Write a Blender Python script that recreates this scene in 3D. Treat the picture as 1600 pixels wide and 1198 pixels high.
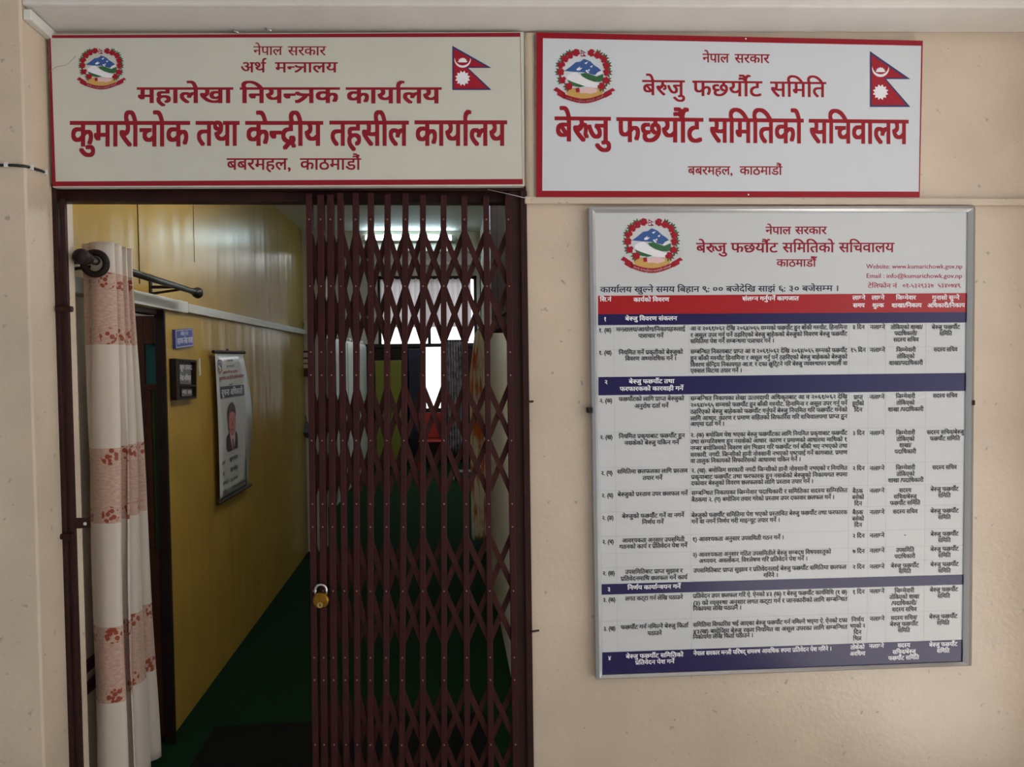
import bpy, math, random
from mathutils import Vector, Matrix
random.seed(7)
for o in list(bpy.data.objects): bpy.data.objects.remove(o)
SC = bpy.context.scene
COL = SC.collection

# ------------------------------------------------------------------ camera
F = 1200.0                                     # focal length in pixels of a 1600x1198 frame
CAM = Vector((0, -2.45, 1.68))
_N = Vector((-100, -34, 1200)).normalized()    # corridor direction seen from the camera
_H = Vector((1, -.0158, .083)); _H = (_H - _N * _H.dot(_N)).normalized()
_V = _N.cross(_H)
cd = bpy.data.cameras.new('camera'); cam = bpy.data.objects.new('camera', cd); COL.objects.link(cam)
cd.sensor_fit = 'HORIZONTAL'; cd.sensor_width = 36; cd.lens = 36 * F / 1600; cd.clip_start = .02
_r = Vector((_H.x, _N.x, -_V.x)); _d = Vector((_H.y, _N.y, -_V.y)); _f = Vector((_H.z, _N.z, -_V.z))
_m = Matrix((_r, -_d, -_f)).transposed().to_4x4(); _m.translation = CAM
cam.matrix_world = _m
SC.camera = cam

# ------------------------------------------------------------------ light and exposure
SC.view_settings.view_transform = 'Standard'; SC.view_settings.look = 'None'
SC.view_settings.gamma = 1; SC.view_settings.use_curve_mapping = False
SC.view_settings.exposure = -0.12
w = bpy.data.worlds.new('daylight'); SC.world = w; w.use_nodes = True
bg = w.node_tree.nodes['Background']; bg.inputs[0].default_value = (.93, .97, 1.0, 1); bg.inputs[1].default_value = .66
_nt = w.node_tree; _t = _nt.nodes.new('ShaderNodeTexCoord'); _s = _nt.nodes.new('ShaderNodeSeparateXYZ'); _nt.links.new(_t.outputs['Generated'], _s.inputs[0])
def _ramp(out, lo, hi, v0, v1):
    q = _nt.nodes.new('ShaderNodeMapRange'); q.inputs[1].default_value, q.inputs[2].default_value, q.inputs[3].default_value, q.inputs[4].default_value = lo, hi, v0, v1
    _nt.links.new(out, q.inputs[0]); return q.outputs[0]
_a = _nt.nodes.new('ShaderNodeMath'); _a.operation = 'MAXIMUM'         # overcast sky, brighter on the right and behind the building
_nt.links.new(_ramp(_s.outputs[0], .35, .65, .34, 2.1), _a.inputs[0]); _nt.links.new(_ramp(_s.outputs[1], .1, .5, .3, 2.8), _a.inputs[1]); _nt.links.new(_a.outputs[0], bg.inputs[1])
sun = bpy.data.lights.new('sun', 'SUN'); sun.energy = 24; sun.angle = .03; sun.color = (1, .985, .96)
so_ = bpy.data.objects.new('sun', sun); COL.objects.link(so_); so_.rotation_euler = Vector((-.69, -.03, -.72)).to_track_quat('-Z', 'Y').to_euler()   # falls on the lobby floor at the far right
def area(name, loc, aim, sx, sy, power, col):
    l = bpy.data.lights.new(name, 'AREA'); l.shape = 'RECTANGLE'; l.size = sx; l.size_y = sy; l.energy = power; l.color = col
    o = bpy.data.objects.new(name, l); COL.objects.link(o); o.location = loc
    o.rotation_euler = (Vector(aim) - Vector(loc)).to_track_quat('-Z', 'Y').to_euler(); return o
area('side_room_fill', (-2.6, .5, 2.5), (-1.5, 1.1, 1.2), .8, .8, 9, (.95, .97, 1))         # added fill lamp for the closed side room, no window there
area('far_room_fill', (0.9, 8.2, 3.1), (.4, 8.2, 0), 1.2, 2.0, 45, (.9, .96, 1))          # added fill lamp to brighten the far room

# ------------------------------------------------------------------ helpers
def ray(px, py):
    u, v = (px - 800) / F, (py - 599) / F
    return _r * u + _d * v + _f
def PY(px, py, y=0.0): d = ray(px, py); return CAM + d * ((y - CAM.y) / d.y)
def PX(px, py, x): d = ray(px, py); return CAM + d * ((x - CAM.x) / d.x)
def PZ(px, py, z): d = ray(px, py); return CAM + d * ((z - CAM.z) / d.z)
def lin(c):
    c = c / 255; return c / 12.92 if c <= .04045 else ((c + .055) / 1.055) ** 2.4
def rgb(r, g, b): return (lin(r), lin(g), lin(b), 1)
MATS = {}
def mat(name, c, rough=.6, metal=0, spec=.5, noise=0, nscale=6, bump=0, bscale=60, coat=0, dirt=0):
    if name in MATS: return MATS[name]
    m = bpy.data.materials.new(name); m.use_nodes = True; nt = m.node_tree; b = nt.nodes['Principled BSDF']
    b.inputs['Base Color'].default_value = rgb(*c); b.inputs['Roughness'].default_value = rough
    b.inputs['Metallic'].default_value = metal; b.inputs['Specular IOR Level'].default_value = spec
    b.inputs['Coat Weight'].default_value = coat; b.inputs['Coat Roughness'].default_value = .12
    tc = nt.nodes.new('ShaderNodeTexCoord')
    if noise or dirt:
        n = nt.nodes.new('ShaderNodeTexNoise'); n.inputs['Scale'].default_value = nscale; n.inputs['Detail'].default_value = 6
        nt.links.new(tc.outputs['Object'], n.inputs['Vector'])
        r = nt.nodes.new('ShaderNodeValToRGB'); r.color_ramp.elements[0].position = .3; r.color_ramp.elements[1].position = .7
        a = rgb(*[max(0, x * (1 - noise)) for x in c]); z = rgb(*[min(255, x * (1 + noise * .6)) for x in c])
        r.color_ramp.elements[0].color = a; r.color_ramp.elements[1].color = z
        nt.links.new(n.outputs['Fac'], r.inputs['Fac']); out = r.outputs['Color']
        if dirt:
            v = nt.nodes.new('ShaderNodeTexNoise'); v.inputs['Scale'].default_value = 34; v.inputs['Detail'].default_value = 3
            nt.links.new(tc.outputs['Object'], v.inputs['Vector'])
            rr = nt.nodes.new('ShaderNodeValToRGB'); rr.color_ramp.elements[0].position = .665; rr.color_ramp.elements[1].position = .72
            rr.color_ramp.elements[0].color = (0, 0, 0, 1); rr.color_ramp.elements[1].color = (dirt, dirt, dirt, 1)
            nt.links.new(v.outputs['Fac'], rr.inputs['Fac'])
            mx = nt.nodes.new('ShaderNodeMixRGB'); mx.inputs['Color2'].default_value = rgb(*[x * .55 for x in c])
            nt.links.new(rr.outputs['Color'], mx.inputs['Fac']); nt.links.new(out, mx.inputs['Color1']); out = mx.outputs['Color']
        nt.links.new(out, b.inputs['Base Color'])
    if bump:
        n2 = nt.nodes.new('ShaderNodeTexNoise'); n2.inputs['Scale'].default_value = bscale; n2.inputs['Detail'].default_value = 4
        nt.links.new(tc.outputs['Object'], n2.inputs['Vector'])
        bp = nt.nodes.new('ShaderNodeBump'); bp.inputs['Strength'].default_value = bump; bp.inputs['Distance'].default_value = .01
        nt.links.new(n2.outputs['Fac'], bp.inputs['Height']); nt.links.new(bp.outputs['Normal'], b.inputs['Normal'])
    MATS[name] = m; return m
def emit(name, c, s):
    m = bpy.data.materials.new(name); m.use_nodes = True; nt = m.node_tree; nt.nodes.remove(nt.nodes['Principled BSDF'])
    e = nt.nodes.new('ShaderNodeEmission'); e.inputs[0].default_value = rgb(*c); e.inputs[1].default_value = s
    nt.links.new(e.outputs[0], nt.nodes['Material Output'].inputs[0]); return m

BASE = {}
def tag(o, label=None, cat=None, group=None, kind=None):
    if label: o['label'] = label
    if cat: o['category'] = cat
    if group: o['group'] = group
    if kind: o['kind'] = kind
    return o
def thing(name, label, cat, loc, group=None):
    o = bpy.data.objects.new(name, None); COL.objects.link(o); o.empty_display_size = .05
    o.location = loc; BASE[o.name] = Vector(loc); return tag(o, label, cat, group)
class MB:
    def __init__(s): s.v = []; s.f = []
    def add(s, vs, fs):
        n = len(s.v); s.v += [Vector(v) for v in vs]; s.f += [[i + n for i in f] for f in fs]; return s
    def box(s, x0, x1, y0, y1, z0, z1):
        return s.add([(x0,y0,z0),(x1,y0,z0),(x1,y1,z0),(x0,y1,z0),(x0,y0,z1),(x1,y0,z1),(x1,y1,z1),(x0,y1,z1)],
                     [(3,2,1,0),(4,5,6,7),(0,1,5,4),(1,2,6,5),(2,3,7,6),(3,0,4,7)])
    def prism(s, poly, ext):                      # planar polygon pushed along ext
        n = len(poly); e = Vector(ext); p = [Vector(q) for q in poly]
        return s.add(p + [q + e for q in p], [list(range(n)), list(range(2*n-1, n-1, -1))] + [(i, i+n, (i+1) % n + n, (i+1) % n) for i in range(n)])
    def poly(s, pts): return s.add(pts, [list(range(len(pts)))])
    def bar(s, a, b, wdt, thk, up=(0, 1, 0)):     # flat bar from a to b, thickness along up
        a, b, up = Vector(a), Vector(b), Vector(up).normalized(); d = (b - a).normalized(); sd = d.cross(up).normalized() * wdt / 2
        t = up * thk / 2
        return s.add([a-sd-t, a+sd-t, a+sd+t, a-sd+t, b-sd-t, b+sd-t, b+sd+t, b-sd+t],
                     [(3,2,1,0),(4,5,6,7),(0,1,5,4),(1,2,6,5),(2,3,7,6),(3,0,4,7)])
    def tube(s, pts, r, n=8, caps=True):
        pts = [Vector(p) for p in pts]; rs = r if isinstance(r, (list, tuple)) else [r] * len(pts); base = len(s.v); prev = None
        for i, p in enumerate(pts):
            t = (pts[min(i+1, len(pts)-1)] - pts[max(i-1, 0)]).normalized()
            if prev is None: prev = t.orthogonal().normalized()
            prev = (prev - t * prev.dot(t)).normalized(); q = t.cross(prev)
            for k in range(n):
                a = 2 * math.pi * k / n; s.v.append(p + (prev * math.cos(a) + q * math.sin(a)) * rs[i])
        for i in range(len(pts) - 1):
            for k in range(n):
                a = base + i*n + k; b = base + i*n + (k+1) % n; s.f.append([a, b, b+n, a+n])
        if caps: s.f.append([base + k for k in range(n)][::-1]); s.f.append([base + (len(pts)-1)*n + k for k in range(n)])
        return s
    def ball(s, c, r, n=12, sc=(1, 1, 1)):
        c = Vector(c); pts = []; m = n // 2
        for i in range(m + 1):
            a = math.pi * i / m
            for k in range(n):
                b = 2 * math.pi * k / n
                pts.append(c + Vector((r*sc[0]*math.sin(a)*math.cos(b), r*sc[1]*math.sin(a)*math.sin(b), r*sc[2]*math.cos(a))))
        return s.add(pts, [(i*n+k, (i+1)*n+k, (i+1)*n+(k+1) % n, i*n+(k+1) % n) for i in range(m) for k in range(n)])
    def build(s, name, m, parent=None, smooth=False, bevel=0, base=None):
        if parent is not None: bs = BASE[parent.name]
        elif base is not None: bs = Vector(base)
        else:
            lo = Vector([min(v[i] for v in s.v) for i in range(3)]); hi = Vector([max(v[i] for v in s.v) for i in range(3)])
            bs = Vector(((lo.x+hi.x)/2, (lo.y+hi.y)/2, lo.z))
        me = bpy.data.meshes.new(name); me.from_pydata([v - bs for v in s.v], [], s.f); me.materials.append(m); me.update()
        o = bpy.data.objects.new(name, me); COL.objects.link(o)
        if parent is None: o.location = bs
        else: o.parent = parent
        BASE[o.name] = bs
        if smooth:
            for p in me.polygons: p.use_smooth = True
        if bevel:
            bv = o.modifiers.new('bevel', 'BEVEL'); bv.width = bevel; bv.segments = 2; bv.limit_method = 'ANGLE'
        return o
def struct(name, mb, m, **k): o = mb.build(name, m, base=(0, 0, 0), **k); o['kind'] = 'structure'; return o

# ------------------------------------------------------------------ lettering engine (Devanagari shaping done by hand)
GL = {}
def raw(body, off, res):
    c = bpy.data.curves.new('tmp_text', 'FONT'); c.body = body; c.offset = off; c.resolution_u = res
    o = bpy.data.objects.new('tmp_text', c); COL.objects.link(o)
    me = o.evaluated_get(bpy.context.evaluated_depsgraph_get()).to_mesh()
    v = [(p.co.x, p.co.y) for p in me.vertices]; f = [tuple(p.vertices) for p in me.polygons]
    bpy.data.objects.remove(o); bpy.data.curves.remove(c); return v, f
def glyph(ch, off, res):
    k = (ch, res)
    if k not in GL:
        v, f = raw(ch, 0, res) if ch.strip() else ([], [])
        bar = max(x for x, y in raw('।', 0, 1)[0]); adv = max(x for x, y in raw(ch + '।', 0, 1)[0]) - bar
        if ch == 'ि': adv = .259
        GL[k] = (v, f, adv)
    return GL[k]
def stem_left(g):
    v, f, adv = g; iv = []
    for t in f:
        xs = []
        for a, b in zip(t, t[1:] + t[:1]):
            (x0, y0), (x1, y1) = v[a], v[b]
            if (y0 - .08) * (y1 - .08) < 0: xs.append(x0 + (x1 - x0) * (.08 - y0) / (y1 - y0))
        if len(xs) > 1: iv.append((min(xs), max(xs)))
    iv.sort(); cur = None
    for a, b in iv:
        if cur and a <= cur[1] + .004: cur = (cur[0], max(b, cur[1]))
        else: cur = (a, b)
    return cur[0] if cur else adv * .8
def clip(g, cut):
    V, Fc = [], []
    for t in g[1]:
        P = [g[0][i] for i in t]; Q = []
        for a, b in zip(P, P[1:] + P[:1]):
            if a[0] <= cut: Q.append(a)
            if (a[0] - cut) * (b[0] - cut) < 0: Q.append((cut, a[1] + (b[1] - a[1]) * (cut - a[0]) / (b[0] - a[0])))
        if len(Q) > 2: Fc.append(tuple(range(len(V), len(V) + len(Q)))); V += Q
    return V, Fc
def stroke(pts, wd):
    V, Fc = [], []
    for i, p in enumerate(pts):
        a = pts[max(i-1, 0)]; b = pts[min(i+1, len(pts)-1)]; dx, dy = b[0]-a[0], b[1]-a[1]; l = math.hypot(dx, dy) or 1
        ww = wd[i] if isinstance(wd, (list, tuple)) else wd
        nx, ny = -dy/l*ww/2, dx/l*ww/2; V += [(p[0]+nx, p[1]+ny), (p[0]-nx, p[1]-ny)]
    for i in range(len(pts) - 1): Fc.append((2*i, 2*i+1, 2*i+3, 2*i+2))
    return V, Fc
CONS = set(chr(c) for c in range(0x915, 0x93A)); MATRA = set('ािीुूृेैोौंँः'); HAL = '्'
STEM = set('खगघचजञझणतथधनपबभमयलवशषस')
def layout(s, off=.012, res=2):
    V, Fc = [], []; pen = 0.0; wd = .085; nput = [0]
    def put(vf, dx, dy=0, sx=1, sy=1):
        nput[0] += 1; h0 = (nput[0] % 5) * .06; c = [(0, 0)]     # heavier strokes: the glyph stamped again, shifted by the extra weight
        if off > .007: c = [(-off, -off*.5), (off, off*.5), (off, -off*.5), (-off, off*.5)] if off > .015 else [(-off, 0), (off, 0)]
        for j, (ox, oy) in enumerate(c):
            n = len(V); V.extend((x*sx + dx + ox, y*sy + dy + oy, h0 + .012*j) for x, y in vf[0]); Fc.extend(tuple(i + n for i in f) for f in vf[1])
    i = 0
    while i < len(s):
        ch = s[i]
        if ch == ' ': pen += .27; i += 1; continue
        if ch not in CONS:
            g = glyph(ch, off, res); put(g, pen); pen += g[2]; i += 1
            while i < len(s) and s[i] in 'ंँेै': put(glyph(s[i], off, res), pen); i += 1
            continue
        cons = [ch]; i += 1; vir = False
        while i < len(s) and s[i] == HAL:
            if i + 1 < len(s) and s[i+1] in CONS: cons.append(s[i+1]); i += 2
            else: vir = True; i += 1
        mt = []
        while i < len(s) and s[i] in MATRA: mt.append(s[i]); i += 1
        reph = len(cons) > 1 and cons[0] == 'र'
        if reph: cons = cons[1:]
        rak = len(cons) > 1 and cons[-1] == 'र'
        if rak: cons = cons[:-1]
        if 'ि' in mt:
            g = glyph('ि', off, res); put(g, pen); pen += g[2]; mt.remove('ि')
        for c in cons[:-1]:
            g = glyph(c, off, res)
            if c in STEM: ct = stem_left(g) - .004; put(clip(g, ct), pen); pen += ct
            elif c in 'कफ': ct = g[2] * .8; put(clip(g, ct), pen); pen += ct
            else: put(g, pen); pen += g[2]; put(glyph(HAL, off, res), pen)
        c = cons[-1]; g = glyph(c, off, res)
        if rak and c == 'त':
            a = glyph('ा', off, res); b0 = pen; pen += .44
            put(stroke([(b0, .585), (pen, .585)], .075), 0)
            put(a, pen - .03); st = pen + .07; pen += a[2] - .03
            put(stroke([(b0+.06, .43), (b0+.12, .36), (b0+.24, .33), (st, .33)], wd), 0)
            put(stroke([(b0+.04, .05), (b0+.12, .06), (b0+.24, .15), (b0+.36, .28)], [wd*1.3, wd, wd, wd]), 0)
        else:
            put(g, pen); p0 = pen; pen += g[2]
            if rak:
                if c in STEM or c in 'कफ':
                    sl = stem_left(g) if c in STEM else g[2] * .5
                    put(stroke([(p0+sl+.02, .24), (p0+sl-.1, .15), (p0+sl-.24, .02)], wd*.9), 0)
                else: put(stroke([(p0+.36, .12), (p0+.24, .03), (p0+.12, -.08)], wd*.9), 0)
            if c == 'र' and mt and mt[0] in 'ुू':
                r = p0 + g[2] * .52; big = mt[0] == 'ू'
                pts = [(r, .36), (r+.1, .43), (r+.19, .39), (r+.2, .29), (r+.12, .24)]
                if big: pts = [(r, .36), (r+.1, .45), (r+.2, .42), (r+.22, .3), (r+.2, .18), (r+.26, .1)]
                put(stroke(pts, wd*.8), 0); put(stroke([(pen-.02, .585), (pen+.08, .585)], .075), 0); pen += .06; mt = mt[1:]
        if vir: put(glyph(HAL, off, res), pen)
        last = 0.19
        for m_ in mt:
            g = glyph(m_, off, res); put(g, pen)
            if m_ in 'ाीोौ': last = .12
            pen += g[2]
        if reph:
            x = pen - .135
            put(stroke([(x, .58), (x-.01, .70), (x+.02, .80), (x+.09, .855), (x+.17, .835)], [wd*.8, wd*.9, wd, wd, wd*.7]), 0)
    return V, Fc, pen
def text(mb, P, s, x0, x1, yh, yb, lay=1, slope=0, off=.012, res=2, top=.62, yref=None):
    """one line of lettering: pixel box on its surface; P(px, py, lay) turns it into a point on that surface"""
    V, Fc, adv = layout(s, off, res); k = (x1 - x0) / adv; h = (yb - yh) / top; xr = x0 if yref is None else yref; vs = []
    for x, y, z in V:
        px = x0 + x * k; vs.append(P(px, yb - y * h + slope * (px - xr), lay + z))
    mb.add(vs, Fc)
def flat(mb, P, pts, lay=1): mb.poly([P(x, y, lay) for x, y in pts])

# ------------------------------------------------------------------ materials
M_wall = mat('beige_wall_paint', (206, 187, 166), .28, spec=.75, noise=.05, nscale=3, bump=.12, bscale=50, dirt=.5)
M_white = mat('white_ceiling_paint', (214, 208, 203), .7, noise=.03, bump=.1)
M_white_wall = mat('far_room_wall_paint', (196, 196, 184), .6, noise=.03)
M_pale = mat('pale_corridor_paint', (210, 206, 192), .5, noise=.03)
M_floor_l = mat('lobby_terrazzo', (186, 183, 178), .5, noise=.06, nscale=40)
M_carpet = mat('green_carpet', (9, 40, 17), .95, noise=.25, nscale=60, bump=.5, bscale=300, spec=.1)
M_iron = mat('maroon_gate_paint', (56, 22, 21), .5, spec=.2, noise=.12, nscale=30, bump=.15, bscale=80)
M_arm = mat('maroon_lattice_paint', (60, 24, 20), .55, spec=.2, noise=.12, nscale=30)
M_frame = mat('dark_brown_frame_paint', (50, 25, 22), .5, spec=.2, noise=.15, nscale=20, bump=.2)
M_rivet = mat('worn_rivet_steel', (138, 108, 98), .45, metal=.5)
M_brown = mat('brown_wood', (74, 40, 26), .6, spec=.25, noise=.2, nscale=9)
M_dark = mat('dark_wood', (38, 25, 21), .6, spec=.25, noise=.2, nscale=9)
M_black = mat('black_plastic', (22, 21, 22), .35)
M_red = mat('sign_red', (148, 6, 28), .4, spec=.3)
M_lred = mat('faded_sign_red', (142, 16, 36), .45, spec=.3)
M_lface = mat('aged_sign_vinyl', (204, 202, 191), .45, spec=.35, noise=.02, nscale=4)
M_rface = mat('bluish_white_vinyl', (208, 212, 219), .38, spec=.4)
M_bface = mat('notice_print', (202, 204, 206), .22)
M_blue = mat('flag_blue', (38, 40, 96), .4)
M_navy = mat('navy_band', (24, 14, 76), .22)
M_bred = mat('header_red', (164, 12, 18), .22)
M_ink = mat('black_ink', (34, 32, 36), .4)
M_nink = mat('navy_ink', (24, 26, 56), .4)
M_wink = mat('white_ink', (232, 230, 236), .4)
M_grid = mat('grid_grey', (176, 178, 182), .4)
M_alu = mat('aluminium', (205, 206, 208), .32, metal=.85)
M_wmat = mat('white_enamel', (216, 214, 206), .35, noise=.03)
M_brass = mat('brass', (150, 112, 40), .32, metal=1, noise=.15, nscale=60)
M_chrome = mat('chrome', (205, 205, 208), .15, metal=1)
M_greenleaf = mat('emblem_green', (40, 96, 52), .4)
M_mtn = mat('emblem_blue', (44, 84, 150), .4)
M_gold = mat('emblem_gold', (200, 158, 84), .4)
M_pink = mat('emblem_pink', (224, 186, 186), .4)
M_crim = mat('crimson_ink', (142, 4, 40), .35, spec=.3)
M_flag = mat('flag_crimson', (158, 14, 38), .4, spec=.3)

# ------------------------------------------------------------------ setting: lobby
RX = .258
mb = MB()
mb.box(RX, 2.9, 0, .12, 0, 3.3)                     # right of the gate
mb.box(-1.19, RX, 0, .12, 2.225, 3.3)               # over the gate
struct('wall_front', mb, M_wall)
struct('wall_left', MB().box(-2.6, -1.182, -.155, .12, 0, 3.3), M_wall, bevel=.006)
mb = MB()                                           # beam over the wall: its soffit runs a little out of level
za, zb = 2.712 - 1.182*.0215, 2.712 + 2.9*.0215
mb.add([(-1.182,-.15,za+.015),(2.9,-.15,zb+.015),(2.9,0,zb),(-1.182,0,za),(-1.182,-.15,3.3),(2.9,-.15,3.3),(2.9,0,3.3),(-1.182,0,3.3)],
       [(3,2,1,0),(4,5,6,7),(0,1,5,4),(1,2,6,5),(2,3,7,6),(3,0,4,7)])
struct('trim_1', mb, M_white, bevel=.006)
struct('trim_2', MB().box(.25, 2.9, -.018, 0, 2.177, 2.2), M_wall, bevel=.003)
mb = MB(); a = [(.2735 + .019*math.cos(math.pi*k/10), -.019*math.sin(math.pi*k/10)*.8) for k in range(11)]
mb.prism([(x, y, 2.2) for x, y in a], (0, 0, .512)); struct('trim_3', mb, M_wall)
struct('shade_pillar_right', MB().box(2.27, 2.9, -.5, 0, 0, 3.3), M_wall, bevel=.006)  # unseen pillar, added to keep side light off the right wall
mb = MB().box(-2.6, 6.5, -6.5, 0.0, -.05, 0); struct('floor', mb, M_floor_l)
struct('ceiling', MB().box(-2.6, 5.0, -6.5, .12, 3.3, 3.36), M_white)  # right end extended past the wall to shade its upper right

# ------------------------------------------------------------------ setting: corridor, side room and far room
XL, XR, CZ, YE = -1.27, .308, 2.86, 4.5             # left wall, right wall, ceiling height, end of corridor
struct('floor_corridor', MB().box(-3.2, 1.9, 0.0, 10.9, -.04, 0), M_carpet)
def yellow_material():
    m = mat('ochre_enamel', (184, 148, 68), .27, spec=.22, noise=.05, nscale=3); nt = m.node_tree; b = nt.nodes['Principled BSDF']
    tc = nt.nodes.new('ShaderNodeTexCoord'); mp = nt.nodes.new('ShaderNodeMapping'); mp.inputs['Scale'].default_value = (1, 1, .18)
    n = nt.nodes.new('ShaderNodeTexNoise'); n.inputs['Scale'].default_value = 3.2; n.inputs['Detail'].default_value = 2
    bp = nt.nodes.new('ShaderNodeBump'); bp.inputs['Strength'].default_value = .55; bp.inputs['Distance'].default_value = .03
    nt.links.new(tc.outputs['Object'], mp.inputs[0]); nt.links.new(mp.outputs[0], n.inputs['Vector'])
    nt.links.new(n.outputs['Fac'], bp.inputs['Height']); nt.links.new(bp.outputs['Normal'], b.inputs['Normal'])
    nt.links.new(bp.outputs['Normal'], b.inputs['Coat Normal']); b.inputs['Coat Roughness'].default_value = .16
    return m
M_yel = yellow_material()
mb = MB()
mb.box(XL-.03, XL, 1.12, YE, 0, 1.925); mb.box(XL-.03, XL, .12, YE, 1.925, CZ)
struct('wall_corridor_left', mb, M_yel)
struct('wall_corridor_near', MB().box(XL-.03, XL+.004, .12, .39, 0, 1.93), mat('cream_paint', (214, 198, 172), .55, noise=.04))
mb = MB()
mb.box(XL, XL+.0025, .86, .864, 2.02, CZ); mb.box(XL, XL+.0015, 1.57, 1.572, 2.2, CZ)
struct('trim_4', mb, M_dark)                        # dark joints of the panelling
struct('wall_corridor_right', MB().box(XR, XR+.1, .12, 4.75, 0, CZ), M_pale)
struct('ceiling_corridor', MB().box(XL-.1, XR+.1, .12, YE+.25, CZ, CZ+.06), mat('bright_ceiling_paint', (228, 228, 224), .7))
mb = MB()                                           # wall with the opening at the end of the corridor
mb.box(-1.95, -1.125, YE, YE+.2, 0, 3.3); mb.box(XR, 1.65, YE+.05, YE+.25, 0, 3.3); mb.box(-1.125, XR, YE+.05, YE+.2, 2.68, 3.3)
struct('wall_middle', mb, M_pale)
struct('wall_far_left', MB().box(-1.95, -1.85, YE+.2, 10.7, 0, 3.3), M_white_wall)
struct('wall_far_right', MB().box(1.55, 1.65, YE+.25, 10.7, 0, 3.3), M_white_wall)
struct('ceiling_far', MB().box(-1.95, 1.65, YE+.2, 10.7, 3.3, 3.36), M_white)
YB = 10.5
mb = MB()
mb.box(-1.95, -1.15, YB, YB+.1, 1.97, 3.3); mb.box(.5, 1.65, YB, YB+.1, 1.97, 3.3); mb.box(-1.15, .5, YB, YB+.1, 3.12, 3.3)
struct('wall_back', mb, M_white_wall)
mb = MB()                                           # dark boarded lower part of the back wall round the glazed door
mb.box(-1.95, -.40, YB, YB+.1, 0, 1.93); mb.box(-.08, 1.65, YB, YB+.1, 0, 1.93); mb.box(-.40, -.08, YB, YB+.1, 0, .86)
struct('wall_back_lower', mb, M_dark)
struct('trim_5', MB().box(-1.95, 1.65, YB-.03, YB+.1, 1.93, 1.99), M_black)
mb = MB()
for x in (-1.15, -.33, .45): mb.box(x, x+.05, YB+.02, YB+.07, 1.99, 3.12)
mb.box(-1.15, .5, YB+.02, YB+.07, 3.07, 3.12)
w1 = struct('window_1', mb, M_dark)
def glass():
    m = bpy.data.materials.new('window_glass'); m.use_nodes = True; nt = m.node_tree; nt.nodes.remove(nt.nodes['Principled BSDF'])
    t = nt.nodes.new('ShaderNodeBsdfTransparent'); g = nt.nodes.new('ShaderNodeBsdfGlossy'); g.inputs['Roughness'].default_value = .05
    mx = nt.nodes.new('ShaderNodeMixShader'); mx.inputs[0].default_value = .06
    nt.links.new(t.outputs[0], mx.inputs[1]); nt.links.new(g.outputs[0], mx.inputs[2]); nt.links.new(mx.outputs[0], nt.nodes['Material Output'].inputs[0]); return m
M_glass = glass()
MB().box(-1.13, .48, YB+.04, YB+.045, 2.0, 3.1).build('pane', M_glass, w1)
w2 = struct('window_2', MB().box(-.40, -.375, YB+.02, YB+.07, .86, 1.93).box(-.105, -.08, YB+.02, YB+.07, .86, 1.93).box(-.375, -.105, YB+.02, YB+.07, .86, .90), M_dark)
MB().box(-.375, -.105, YB+.04, YB+.045, .9, 1.93).build('pane', M_glass, w2)
# side room behind the left doorway
mb = MB()
mb.box(-3.2, -3.1, .12, 2.6, 0, CZ); mb.box(-3.1, XL-.03, .02, .12, 0, CZ); mb.box(-3.1, XL-.03, 2.5, 2.6, 0, CZ)
mb.box(-3.1, XL-.03, .12, 2.5, CZ, CZ+.05)
struct('wall_side_room', mb, M_pale)
# frame of the side door
mb = MB(); mb.box(XL-.008, XL+.036, 1.03, 1.048, 0, 1.925); mb.box(XL-.002, XL+.006, 1.048, 1.13, 0, 1.925); mb.box(XL-.034, XL+.012, .372, .406, 0, 1.925); mb.box(XL-.034, XL+.006, .406, 1.03, 1.9, 1.925)
d2 = struct('door_2', mb, M_dark, bevel=.004)
mb = MB(); zt_ = PX(138, 1028, XL+.004).z
for d in (0, -.075): mb.box(XL+.004, XL+.02, .12, .372, zt_+d-.035, zt_+d)
struct('trim_6', mb, M_brown)                       # two brown dado rails on the cream wall
# white cable trunking along the corridor wall, two lengths
mb = MB().box(XL, XL+.024, .1, 1.386, 1.93, 1.985); mb.box(XL, XL+.024, 1.392, YE-.02, 1.935, 1.978)
tag(mb.build('cable_trunking', M_wmat, bevel=.003), 'long white cable trunking running along the ochre corridor wall above the doorway', 'cable trunking')

# ------------------------------------------------------------------ gate frame
g0 = PY(480, 300, .03).x
mb = MB(); mb.box(-1.187, -1.17, -.014, .055, 0, 2.232); mb.box(-1.163, -1.151, -.004, .004, 0, 2.19); mb.box(-1.166, -1.155, -.006, .004, 0, 2.19)
d1 = struct('door_1', mb, M_frame, bevel=.002)
mb = MB().box(-1.187, RX, .034, .085, 2.19, 2.235).box(-1.187, RX, -.004, .03, 2.219, 2.235); mb.build('top_rail', M_frame, d1, bevel=.002)
mb = MB().box(.2, RX-.001, .0, .085, 0, 2.219); mb.box(.236, RX-.001, -.012, .02, 0, 2.219); mb.build('side_post', M_frame, d1, bevel=.002)
for py in (483, 838):
    p = PY(100, py, -.02); MB().tube([(p.x-.02, -.02, p.z), (p.x+.024, -.02, p.z)], .009, 10).build('hinge', M_frame, d1, smooth=False)
p = PY(130, 817, .0); mb = MB().box(-1.16, -1.105, -.001, .004, p.z-.016, p.z+.016)
lt = mb.build('latch_tab', M_frame, d1); q = PY(133, 818, -.0015)
MB().tube([q, q + Vector((0, -.0015, 0))], .005, 12).build('hole', M_wmat, lt)
for (x, y) in ((833, 327+300), (842, 984)):
    p = PY(x-8, y, -.012); tag(MB().tube([(p.x+.016, -.018, p.z), (p.x-.008, -.026, p.z)], .0035, 8).build('stop_pin', M_frame, d1))

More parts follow.
